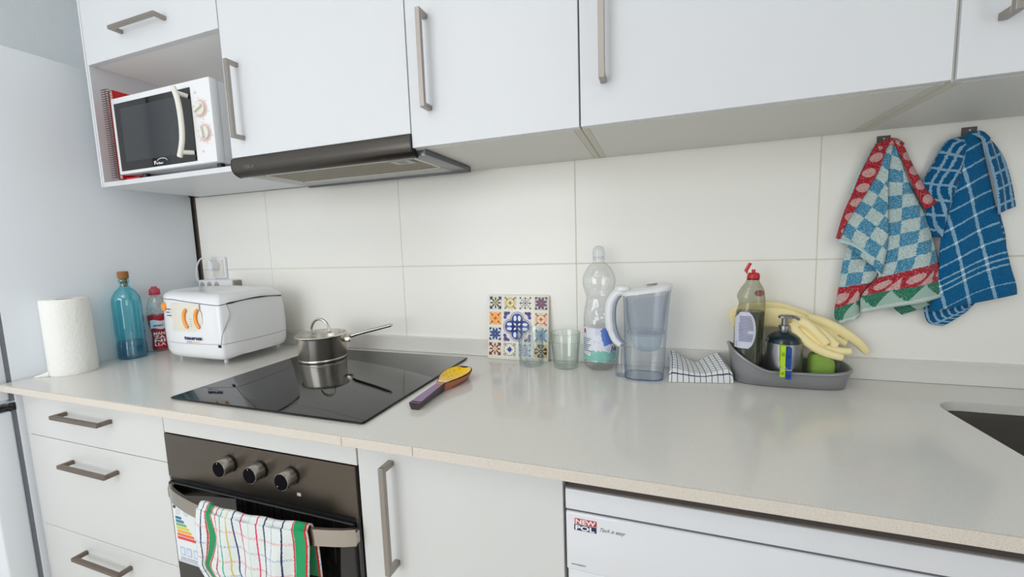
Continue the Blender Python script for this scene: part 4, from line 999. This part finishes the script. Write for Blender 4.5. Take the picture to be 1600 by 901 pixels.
c = mixc(nt, ((z_ + n2_ * .02) < .040), c, rgb(226, 232, 232)); nt.links.new(c, b.inputs['Base Color']); b.inputs['Roughness'].default_value = .25
wrap(.0449, .9290, 1.0250, a0 - 1.9, a0 + 1.75, m, 'label', wbt, 40)
wrap(.0449, 1.008, 1.0200, a0 - 1.20, a0 - .98, plain((196, 40, 60)), 'label_mark', wbt, 5, .0004)
for i in range(9): wrap(.0449, .992 - i * .0058, .994 - i * .0058, a0 - 1.3, a0 - .55 - .12 * (i % 3), plain((70, 84, 100) if i % 4 else (40, 110, 90)), 'label_print', wbt, 6, .0004)
wrap(.0449, .945, .957, a0 - 1.25, a0 - .6, plain((226, 232, 228)), 'label_print', wbt, 6, .0004)
rr_ = Vector((-math.sin(a0 + .95), math.cos(a0 + .95), 0)); txt('Na', .0200, (cx + .0462 * math.cos(a0 + .72), cy + .0462 * math.sin(a0 + .72), .958), rr_, (0, 0, 1), plain((44, 56, 110)), 'lettering', wbt, bold=.0002, shear=.3)

# ================================================================ WATER FILTER JUG
jg = thing('water_filter_jug', 'tall clear bluish water filter jug with white lid and handle', 'jug', (.552, -.098, .9))
def jsec(z, x0, x1, yw, p=3.2, n=48, tz=0.): 
    cx_ = (x0 + x1) / 2; return [(x, y, z + tz * (x - cx_) / (x1 - x0)) for x, y in sellipse(cx_, -.100, (x1 - x0) / 2, yw, p, n)]
obj('jug_wall', MB().rings([jsec(.9006, .512, .596, .036), jsec(.9030, .506, .604, .042), jsec(.94, .505, .608, .0440), jsec(1.00, .506, .611, .0460), jsec(1.06, .505, .615, .0480), jsec(1.1300, .503, .623, .0500, tz=.018)], True, False), 'jug', jg, 60)
obj('jug_foot', MB().rings([jsec(.9005, .484, .512, .022, 2.6, 32), jsec(.9060, .481, .514, .024, 2.6, 32), jsec(.94, .483, .5105, .021, 2.6, 32), jsec(.985, .488, .5080, .014, 2.6, 32)], True, True), 'jug', jg, 60)
obj('base_rim', MB().tube([p for p in jsec(.9035, .507, .603, .0415)] + [jsec(.9035, .507, .603, .0415)[0]], .0014, 6, cap=False), shell('jug_edge', rgb(130, 160, 205), rgb(70, 100, 160)), jg)
obj('funnel', MB().rings([jsec(1.021, .540, .590, .022), jsec(1.024, .520, .604, .039), jsec(1.06, .5115, .6085, .0430), jsec(1.12, .5085, .6175, .0465, tz=.016)], True, False), 'funnel', jg, 60)
obj('funnel_rim', MB().tube(jsec(1.0240, .515, .606, .041) + [jsec(1.0240, .515, .606, .041)[0]], .0012, 6, cap=False), 'jug', jg)
obj('filter_cartridge', MB().rings([jsec(.975, .540, .586, .024, 2.5), jsec(.979, .530, .594, .031, 2.5), jsec(.995, .524, .598, .036, 2.5), jsec(1.016, .520, .602, .038, 2.5), jsec(1.020, .532, .592, .030, 2.5)]), 'filter', jg, 60)
obj('water', MB().rings([jsec(.9040, .509, .601, .0395), jsec(.930, .508, .604, .0415)]), 'water', jg)
ld = obj('lid', MB().rings([jsec(1.1300, .500, .6250, .0520, tz=.018), jsec(1.1375, .499, .6262, .0530, tz=.018), jsec(1.1405, .503, .6235, .0500, tz=.0185), jsec(1.1430, .515, .614, .0400, tz=.018), jsec(1.1440, .535, .600, .0250, tz=.012)]), 'wplast', jg, 50)
obj('level_indicator', MB().obox((.5750, -.0900, 1.1478), (1, 0, .12), (0, 1, 0), (-.12, 0, 1), .0135, .0085, .0006), plain((110, 112, 116)), ld)
obj('lid_thumb', MB().rings([jsec(1.1340, .478, .522, .0210, 2.4, 28), jsec(1.1420, .482, .522, .0200, 2.4, 28), jsec(1.1460, .492, .518, .0130, 2.4, 28)]), 'wplast', ld, 50)
hpts = crom([(.5100, -.100, 1.1300), (.4900, -.101, 1.1270), (.4720, -.102, 1.1050), (.4660, -.102, 1.0720), (.4680, -.102, 1.0350), (.4790, -.102, 1.0020), (.4950, -.102, .9860)], 6)
ww = [.0165 if i < 8 else .0155 if i < 26 else .0125 for i in range(len(hpts))]
obj('handle', MB().tube(hpts, ww, 20, flat=.78, up=(0, 0, 1)), 'wplast', jg, 50)
obj('handle_lining', MB().tube([(x + .0130, y, z) for x, y, z in hpts[7:]], .0110, 14, flat=.45, up=(0, 0, 1)), plain((150, 158, 178)), jg, 50)
jg.location.y -= .014
txt('BRITA', .0095, (.6020, -.0700, .9250), (-1, 0, 0), (0, 0, 1), plain((196, 206, 220)), 'lettering', jg, bold=.0002, width=.030)

# ================================================================ FOLDED CHECK CLOTH
G = []; UV = []
def fc(u, v, top):
    xl, xr = .6170 + .004 * math.sin(v * 3), .7690 - .022 * v
    x = xl + (xr - xl) * u; y = -.146 + .110 * v + .026 * u * (1 - v)
    prof_ = min(1, v / .10) ** .5 if v < .1 else 1
    e = min(1, min(u, 1 - u) / .05) ** .5
    hgt = (.024 + .022 * v + .010 * math.cos(u * 2 * PI) * (.5 + v)) * prof_ * (.75 + .25 * e) + .0015 * math.sin(u * 20) * v
    if v > .9: hgt *= math.sqrt(max(0, 1 - ((v - .9) / .1) ** 2)) * .6 + .4 
    return (x, y, .9008 + (hgt if top else 0))
n_ = 32
for i in range(n_ + 1):
    v = i / n_; G.append([fc(j / 40, v, True) for j in range(41)]); UV.append([(j / 40 * .150, v * .125) for j in range(41)])
pre = [fc(j / 40, 0, False) for j in range(41)]; G = [pre] + G; UV = [[(u_, -.004) for u_, _ in UV[0]]] + UV
mb = MB().grid(G, UV)
L0 = [[(G[i][0][0], G[i][0][1], .9008 + (G[i][0][2] - .9008) * k / 3) for i in range(1, n_ + 2)] for k in range(4)]
L1 = [[(G[i][-1][0], G[i][-1][1], .9008 + (G[i][-1][2] - .9008) * k / 3) for i in range(1, n_ + 2)] for k in range(4)]
UVs = [[(k * .008, i * .004) for i in range(n_ + 1)] for k in range(4)]
mb.grid(L0, UVs).grid(L1, UVs).grid([[(G[-1][j][0], G[-1][j][1], .9008 + (G[-1][j][2] - .9008) * k / 3) for j in range(41)] for k in range(4)])
tag(obj('folded_cloth', mb, 'checkcloth', angle=60), 'white cloth with navy grid folded flat between jug and grey caddy', 'cloth')

# ================================================================ SINK CADDY
cx, cy = .8905, -.0785
cad = thing('sink_caddy', 'grey plastic caddy tray holding the washing-up things', 'caddy', (cx, cy, .9))
def rimz(x, y):
    return .9440 + .052 * max(0, (.845 - x) / .085) ** 1.5 + .006 * max(0, (x - .96) / .06) + .004 * (y - cy) / .058
def cs(a_, b_, f, ins=0.):
    out = []
    for x, y in sellipse(cx, cy, a_ - ins, b_ - ins, 3.4, 64):
        zr = rimz(x, y); out.append((x, y, .9004 + (zr - .9004) * f))
    return out
def lerpsec(f, ins=0): return cs(.1170 + .0115 * f, .0490 + .0085 * f, f, ins)
mb = MB().rings([lerpsec(0, .004), lerpsec(.06), lerpsec(.5), lerpsec(.90), lerpsec(.90, .0)[:], lerpsec(1.0, .004), lerpsec(.92, .0060), lerpsec(.5, .0030), lerpsec(.10, .0035), lerpsec(.07, .010)])
obj('tray', mb, 'grey', cad, 50)
rim = [(x, y, z) for x, y, z in lerpsec(.97, .001)]
obj('rim', MB().tube(rim + [rim[0]], .0040, 10, cap=False), 'grey', cad, 60)

# dish soap bottle
sx_, sy_ = .8025, -.0950
ds = thing('dish_soap_bottle', 'squeezable dish soap bottle with an open red flip cap in the caddy', 'bottle', (sx_, sy_, .905))
def dsec(z, xl, xr, yw, ins=0): return [(x, y, z) for x, y in sellipse((xl + xr) / 2, sy_, (xr - xl) / 2 - ins, yw - ins, 2.3, 40)]
dpro = crom([(.9055, .786, .826, .020), (.9085, .7805, .831, .024), (.94, .7760, .8335, .026), (.97, .7720, .8345, .026), (1.02, .771, .8350, .026), (1.07, .774, .8375, .026), (1.095, .780, .8385, .025), (1.105, .7800, .8380, .0245), (1.118, .7760, .8370, .0240), (1.135, .783, .8340, .0225), (1.150, .7930, .8260, .0160), (1.158, .7960, .8230, .0140)], 3)
obj('bottle_wall', MB().rings([dsec(*p) for p in dpro]), 'soapb', ds, 60)
obj('liquid', MB().rings([dsec(*p, .0015) for p in dpro if p[0] < 1.085]), 'soapl', ds, 60)
obj('collar', MB().rings([dsec(1.1580, .7970, .8240, .0138), dsec(1.1610, .7970, .8240, .0138)]), 'black', ds)
mb = MB().rings([dsec(1.1612, .7970, .8245, .0140), dsec(1.1640, .7965, .8250, .0145), dsec(1.1720, .7985, .8240, .0135), dsec(1.1750, .801, .8215, .0110)])
mb.cyl((.8110, sy_, 1.175), (.8110, sy_, 1.183), .0042, n=16)
cp_ = obj('cap', mb, 'red', ds)
obj('flip_lid', MB().obox((.7985, sy_, 1.1885), (.45, 0, .89), (0, 1, 0), (-.89, 0, .45), .0120, .0085, .0030, .002).obox((.7965, sy_, 1.1765), (.1, 0, 1), (0, 1, 0), (1, 0, -.1), .0030, .004, .0015), 'red', cp_)
rv = Vector((.94, .34, 0)).normalized()
lc = Vector((.7830, sy_ - .0262, 1.036))
q = Decal((.7930, sy_ - .0262, 1.0360), (.99, -.02, 0), (0, 0, 1))
lp = crom([(-.0165, .0440), (-.002, .034), (.008, .012), (.0100, -.012), (.004, -.036), (-.0100, -.0460), (-.0200, -.0440), (-.0195, 0)], 4, True)
G = []
rv_ = []
for zz in [(-.045 + .09 * i / 16) for i in range(17)]:
    xr_ = .0205 * math.sqrt(max(0, 1 - (zz / .0465) ** 2)) + .0005
    xl_ = -.0215 if zz < .03 else -.0215 + (zz - .03) * .6
    z = 1.0360 + zz
    row = []
    for j in range(9):
        x = .7930 + xl_ + (xr_ - xl_) * j / 8; t_ = (x - .8030) / .0325; row.append((x, sy_ - .0263 * max(0, 1 - abs(t_) ** 2.3) ** (1 / 2.3) - .0012, z))
    G.append(row)
lb = obj('label', MB().grid(G), plain((206, 208, 222)), ds, 60)
mb = MB()
for i in range(16):
    z = 1.070 - i * .0040; xa = .7755 + (.0018 * (i < 4)); xb = .7930 + .0205 * math.sqrt(max(0, 1 - ((z - 1.036) / .0465) ** 2)) - .0030
    if i in (9, 10): xb -= .012
    yy = sy_ - .0263 * max(0, 1 - abs(((xa + xb) / 2 - .803) / .0325) ** 2.3) ** (1 / 2.3) - .0016
    mb.obox(((xa + xb) / 2, yy - .0008, z), (1, -.22, 0), (.22, 1, 0), (0, 0, 1), (xb - xa) / 2 * .9, .0002, .0007)
for i in range(7): mb.obox((.7745 + i * .0012, sy_ - .0145, 1.000), (1, -.5, 0), (.5, 1, 0), (0, 0, 1), .0003, .0012, .008)
o = obj('label_print', mb, plain((86, 92, 130)), ds); o['kind'] = 'stuff'
q = Decal((.8210, sy_ - .0205, 1.1270), (1, .12, 0), (0, .2, 1)); q.disc(0, 0, .0110, (150, 74, 70), 18, ry=.0080); q.build('logo_patch', ds)

# soap dispenser
cx, cy = .8825, -.0840
sd = thing('soap_dispenser', 'round silver pump soap dispenser in the middle of the caddy', 'dispenser', (cx, cy, .905))
obj('metal_sleeve', MB().lathe([(.034, .9050), (.0385, .9060), (.0395, .909), (.0395, 1.0020), (.0385, 1.0040), (.0365, 1.0045)], cx, cy, 56), 'steelp', sd)
obj('shoulder', MB().lathe(crom([(.0372, 1.0046), (.0340, 1.0150), (.0220, 1.0250), (.0125, 1.0290)], 4), cx, cy, 48), 'teal_dark', sd, 60)
obj('pump_collar', MB().lathe([(.0118, 1.0290), (.0122, 1.0300), (.0122, 1.0430), (.0110, 1.0450), (.0060, 1.0460), (.0055, 1.0620), (.0090, 1.0630)], cx, cy, 32), 'steelp', sd)
mb = MB().rings([[(x, y, z) for x, y in sellipse(cx + .004, cy, .0170, .0090, 2.2, 32)] for z in (1.0630, 1.0680)] + [[(x, y, 1.0700) for x, y in sellipse(cx + .004, cy, .0140, .0070, 2.2, 32)]])
mb.tube(crom([(cx + .010, cy, 1.0665), (cx + .022, cy - .003, 1.0655), (cx + .030, cy - .004, 1.0600)], 4), .0035, 10)
obj('pump_head', mb, 'steelp', sd)

# clothespins
def pin(name, x, z0, m_, label):
    t_ = thing(name, label, 'clothespin', (x, -.1475, z0), 'clothespins on the caddy rim')
    y0 = -.1490
    # front and back leg
    obj('front_leg', MB().prism([(y0 - .0090, z0), (y0 - .0050, z0), (y0 - .0050, z0 + .020), (y0 - .0035, z0 + .040), (y0 - .0050, z0 + .0740), (y0 - .0095, z0 + .0740), (y0 - .0080, z0 + .040), (y0 - .0100, z0 + .015)], 0, x - .0052, x + .0052), m_, t_, 60)
    obj('back_leg', MB().prism([(y0 + .0050, z0 + .034), (y0 + .0012, z0 + .034), (y0 - .0015, z0 + .045), (y0 + .0005, z0 + .0740), (y0 + .0040, z0 + .0740), (y0 + .0020, z0 + .050)], 0, x - .0052, x + .0052), m_, t_, 60)
    obj('spring', MB().tube([(x - .0058, y0 - .0085, z0 + .022), (x + .0058, y0 - .0085, z0 + .022)], .0016, 10).tube([(x - .0040, y0 - .0105, z0 + .022), (x - .0040, y0 - .0105, z0 + .027)], .0007, 6).tube([(x + .0058, y0 - .0090, z0 + .022), (x + .0062, y0 + .0010, z0 + .036)], .0009, 6), 'chrome', t_)
    obj('grip_slot', MB().box(x - .0028, x + .0028, y0 - .0100, y0 - .0092, z0 + .050, z0 + .058).box(x - .0030, x + .0030, y0 - .0104, y0 - .0096, z0 + .006, z0 + .012), mat('slot_' + m_, tuple(c_ * .55 for c_ in {'lime': rgb(176, 214, 44), 'blue': rgb(16, 70, 150)}[m_]), .4), t_)
pin('clothespin', .8635, .9360, 'lime', 'lime green clothespin clipped to the front rim of the caddy')
pin('clothespin', .8755, .9310, 'blue', 'blue clothespin clipped to the front rim of the caddy')

# sponge
mb = MB().box(.9360, .9850, -.1080, -.0640, .9062, .9800, .012, 4)
for v in mb.bm.verts: v.co += Vector((random.uniform(-1, 1), random.uniform(-1, 1), random.uniform(-1, 1))) * .0006; v.co.z -= .010 * max(0, (v.co.x - .955) / .03) * (v.co.z > .94)
tag(obj('sponge', mb, 'sponge', angle=80), 'green scouring sponge at the right end of the caddy', 'sponge')

# ================================================================ RUBBER GLOVES
def glove(label, parts):
    """cuff, palm and separate fingers, fused into one skin"""
    mb = MB()
    for pts, rr, fl in parts:
        P = crom([(*p, r_) for p, r_ in zip(pts, rr)], 6)
        mb.tube([p[:3] for p in P], [p[3] for p in P], 18, flat=fl, up=(0, 1, 0))
    o = obj('rubber_glove', mb, 'glove', angle=180)
    md = o.modifiers.new('fuse', 'REMESH'); md.mode = 'VOXEL'; md.voxel_size = .0019; md.use_smooth_shade = True
    sm_ = o.modifiers.new('relax', 'SMOOTH'); sm_.factor = .6; sm_.iterations = 5
    bpy.context.view_layer.update()
    m2 = bpy.data.meshes.new_from_object(o.evaluated_get(bpy.context.evaluated_depsgraph_get()))
    old = o.data; o.modifiers.clear(); o.data = m2; bpy.data.meshes.remove(old)
    return tag(o, label, 'glove')
glove('pale yellow rubber glove draped over the caddy, fingers hanging forward', [
    ([(.770, -.052, 1.046), (.800, -.052, 1.052), (.840, -.054, 1.058), (.880, -.058, 1.058), (.912, -.064, 1.046), (.935, -.070, 1.034)], [.022, .027, .026, .026, .027, .020], .24),
    ([(.905, -.066, 1.060), (.930, -.078, 1.047), (.952, -.086, 1.024), (.970, -.092, 1.003)], [.011, .0112, .0106, .0085], .8),
    ([(.925, -.064, 1.052), (.957, -.072, 1.032), (.978, -.077, 1.012), (.994, -.080, .998)], [.011, .0108, .0100, .0080], .8),
    ([(.920, -.070, 1.030), (.945, -.080, 1.006), (.973, -.087, .990), (1.000, -.088, .986), (1.020, -.087, .988)], [.0120, .0105, .0098, .0095, .0075], .75),
    ([(.898, -.068, 1.046), (.914, -.082, 1.022), (.938, -.096, .999), (.965, -.102, .984), (.998, -.103, .975)], [.0120, .0115, .0110, .0105, .0085], .75)])
glove('pale yellow rubber glove behind the other, longest finger reaching down over the upstand', [
    ([(.772, -.030, 1.052), (.800, -.030, 1.066), (.840, -.029, 1.076), (.880, -.029, 1.072), (.920, -.031, 1.056), (.950, -.033, 1.044), (.975, -.034, 1.034)], [.014, .020, .019, .022, .024, .022, .014], .22),
    ([(.940, -.034, 1.056), (.975, -.036, 1.046), (1.008, -.040, 1.030), (1.036, -.043, 1.010), (1.056, -.043, .990), (1.068, -.042, .974)], [.013, .0135, .0130, .0115, .0105, .0080], .75),
    ([(.950, -.036, 1.034), (.980, -.044, 1.018), (1.003, -.050, 1.004), (1.022, -.051, .996)], [.012, .0115, .0105, .0080], .75),
    ([(.930, -.038, 1.040), (.955, -.048, 1.018), (.975, -.054, 1.004), (.990, -.056, .996)], [.012, .0110, .0100, .0080], .75)])

# ================================================================ HOOKS AND HANGING TOWELS
for x0, x1, z0, z1, lb_ in ((1.0790, 1.1050, 1.4620, 1.4890, 'square steel hook plate above the red bordered towel'), (1.2330, 1.2595, 1.4620, 1.4900, 'square steel hook plate above the blue plaid towel')):
    hk = thing('wall_hook', lb_, 'hook', ((x0 + x1) / 2, 0, z0), 'towel hooks')
    obj('plate', MB().box(x0, x1, -.0030, -.0004, z0, z1, .0006, 1), plain((92, 84, 80), .35), hk)
    xm = (x0 + x1) / 2; obj('peg', MB().tube([(xm, -.0030, z0 + .007), (xm, -.022, z0 + .005), (xm, -.026, z0 + .010)], .0026, 10), 'steelp', hk)
    obj('screw', MB().cyl((xm, -.0030, z1 - .007), (xm, -.0038, z1 - .007), .0022, n=12), 'chrome', hk)
class Towel:
    def __init__(s): s.mb = MB(); s.mats = []
    def panel(s, L_, R_, m_, y0, yl, yr, bulge=0., rip=(0, 0), u0=0., us=1., v0=0., vs=1., nu=18, nv=36, fromright=False, uf=None, vf=None):
        if m_ not in s.mats: s.mats.append(m_)
        A, La = resample(crom(L_, 8), nv); B, Lb = resample(crom(R_, 8), nv); Lm = (La + Lb) / 2
        G = []; UV = []
        for i in range(nv):
            t = i / (nv - 1); row = []; uv = []; wdt = (B[i] - A[i]).length
            for j in range(nu):
                q = j / (nu - 1); p = A[i].lerp(B[i], q)
                y = y0 + (yl * (1 - q) + yr * q) * min(1, t * 3 + .15) - bulge * math.sin(PI * q) * min(1, .3 + t) - rip[1] * math.sin(rip[0] * q * PI + t * 1.5) * min(1, t * 2)
                row.append((p.x, y, p.y))
                d_ = (1 - q) * wdt if fromright else q * wdt
                uv.append((uf(p.x, p.y) if uf else u0 + us * d_, vf(p.x, p.y) if vf else v0 + vs * (1 - t) * Lm))
            G.append(row); UV.append(uv)
        s.mb.grid(G, UV, s.mats.index(m_)); return s
    def build(s, name, label, th=.003):
        o = obj(name, s.mb, s.mats, angle=180, recalc=False); solid(o, th, 0); return tag(o, label, 'towel')
T = Towel()
T.panel([(1.062, 1.459), (1.045, 1.417), (1.025, 1.358)], [(1.072, 1.463), (1.052, 1.406), (1.034, 1.357)], 'hem', -.016, 0, 0)
T.panel([(1.110, 1.460), (1.124, 1.439), (1.141, 1.393)], [(1.117, 1.461), (1.134, 1.435), (1.149, 1.379)], 'terryG', -.014, 0, 0)
T.panel([(1.112, 1.125), (1.114, 1.103), (1.126, 1.079), (1.139, 1.066)], [(1.220, 1.120), (1.216, 1.113), (1.210, 1.105), (1.196, 1.095)], 'terryG', -.020, 0, 0, .004)
T.panel([(1.030, 1.255), (1.024, 1.225), (1.017, 1.177), (1.010, 1.111), (1.006, 1.060), (1.019, 1.036)], [(1.092, 1.255), (1.089, 1.187), (1.087, 1.160), (1.071, 1.134), (1.057, 1.105), (1.058, 1.061)], 'terryA', -.022, .006, 0, .006, (3, .003), u0=.02, us=1.0, v0=.0, vs=.92)
T.panel([(1.067, 1.468), (1.045, 1.406), (1.030, 1.355), (1.016, 1.313), (1.003, 1.252)], [(1.096, 1.468), (1.077, 1.409), (1.047, 1.343), (1.022, 1.297), (1.006, 1.250)], 'terryR', -.028, .010, 0, .004)
T.panel([(1.091, 1.462), (1.073, 1.409), (1.044, 1.343), (1.019, 1.297), (1.003, 1.250)], [(1.096, 1.458), (1.091, 1.397), (1.093, 1.319), (1.096, 1.240), (1.088, 1.166)], 'terryA', -.033, .016, -.002, .012, (2, .004), u0=.004, us=1.0, v0=.100, vs=.90)
T.panel([(1.003, 1.250), (1.024, 1.243), (1.044, 1.231), (1.062, 1.214), (1.072, 1.198), (1.088, 1.166)], [(1.002, 1.242), (1.022, 1.236), (1.042, 1.223), (1.059, 1.207), (1.069, 1.192), (1.086, 1.158)], 'hem', -.034, 0, -.004, .002)
T.panel([(1.096, 1.462), (1.091, 1.397), (1.094, 1.293), (1.092, 1.208), (1.087, 1.160), (1.056, 1.111), (1.057, 1.069)], [(1.108, 1.440), (1.136, 1.368), (1.164, 1.305), (1.186, 1.237), (1.199, 1.185), (1.209, 1.149), (1.221, 1.115)], 'terryA', -.032, .010, .004, .016, (3, .005), u0=.004, us=1.0, v0=.0, vs=.98, nu=30, nv=56)
T.panel([(1.094, 1.471), (1.112, 1.431), (1.136, 1.368), (1.161, 1.311)], [(1.108, 1.470), (1.126, 1.439), (1.160, 1.366), (1.187, 1.325)], 'terryR', -.036, 0, .010, .004)
T.panel([(1.068, 1.462), (1.078, 1.471), (1.092, 1.476), (1.106, 1.473), (1.118, 1.462)], [(1.074, 1.452), (1.082, 1.458), (1.092, 1.461), (1.102, 1.459), (1.110, 1.451)], 'terryR', -.030, 0, 0, .006)
T.build('hanging_towel', 'terry towel with light blue checks and red fruit border on the left hook')
T = Towel()
T.panel([(1.183, 1.085), (1.183, 1.074), (1.193, 1.047), (1.219, 1.041)], [(1.285, 1.120), (1.278, 1.108), (1.274, 1.098), (1.258, 1.075)], 'terryB2', -.016, 0, 0, .003)
T.panel([(1.280, 1.310), (1.287, 1.293), (1.300, 1.245), (1.309, 1.209), (1.316, 1.186)], [(1.300, 1.310), (1.302, 1.294), (1.313, 1.254), (1.318, 1.216), (1.319, 1.199)], 'terryB', -.018, 0, .004, .003, u0=.02)
T.panel([(1.226, 1.467), (1.198, 1.459), (1.180, 1.415), (1.161, 1.368), (1.166, 1.329), (1.174, 1.276), (1.184, 1.250)], [(1.235, 1.466), (1.233, 1.445), (1.225, 1.401), (1.219, 1.356), (1.213, 1.323), (1.206, 1.285), (1.198, 1.245)], 'terryB2', -.022, .010, -.008, .012, (3, .005), u0=.004, us=.9)
T.panel([(1.231, 1.468), (1.223, 1.401), (1.211, 1.326), (1.200, 1.259), (1.197, 1.212), (1.198, 1.147), (1.184, 1.074)], [(1.252, 1.458), (1.272, 1.372), (1.290, 1.291), (1.306, 1.229), (1.318, 1.178), (1.329, 1.140), (1.332, 1.118)], 'terryB', -.028, .004, 0, .010, (2, .004), uf=lambda x, z: x - 1.2265 - (1.40 - z) * .24, vf=lambda x, z: z - .10 * (x - 1.2) - .055 * math.sin((x - 1.2) * 12) - 1.073, nu=30, nv=56)
T.panel([(1.233, 1.470), (1.251, 1.454), (1.264, 1.407), (1.277, 1.352), (1.286, 1.295)], [(1.242, 1.470), (1.268, 1.456), (1.292, 1.424), (1.309, 1.369), (1.321, 1.309)], 'terryB2', -.034, 0, .014, .008, (2, .004), u0=.002, us=.9)
T.panel([(1.222, 1.462), (1.232, 1.473), (1.245, 1.475), (1.256, 1.470), (1.266, 1.458)], [(1.228, 1.452), (1.236, 1.460), (1.244, 1.462), (1.252, 1.458), (1.258, 1.448)], 'terryB', -.030, 0, 0, .006, u0=.02, v0=.12)
T.build('hanging_towel', 'deep blue terry towel with white plaid lines on the right hook')
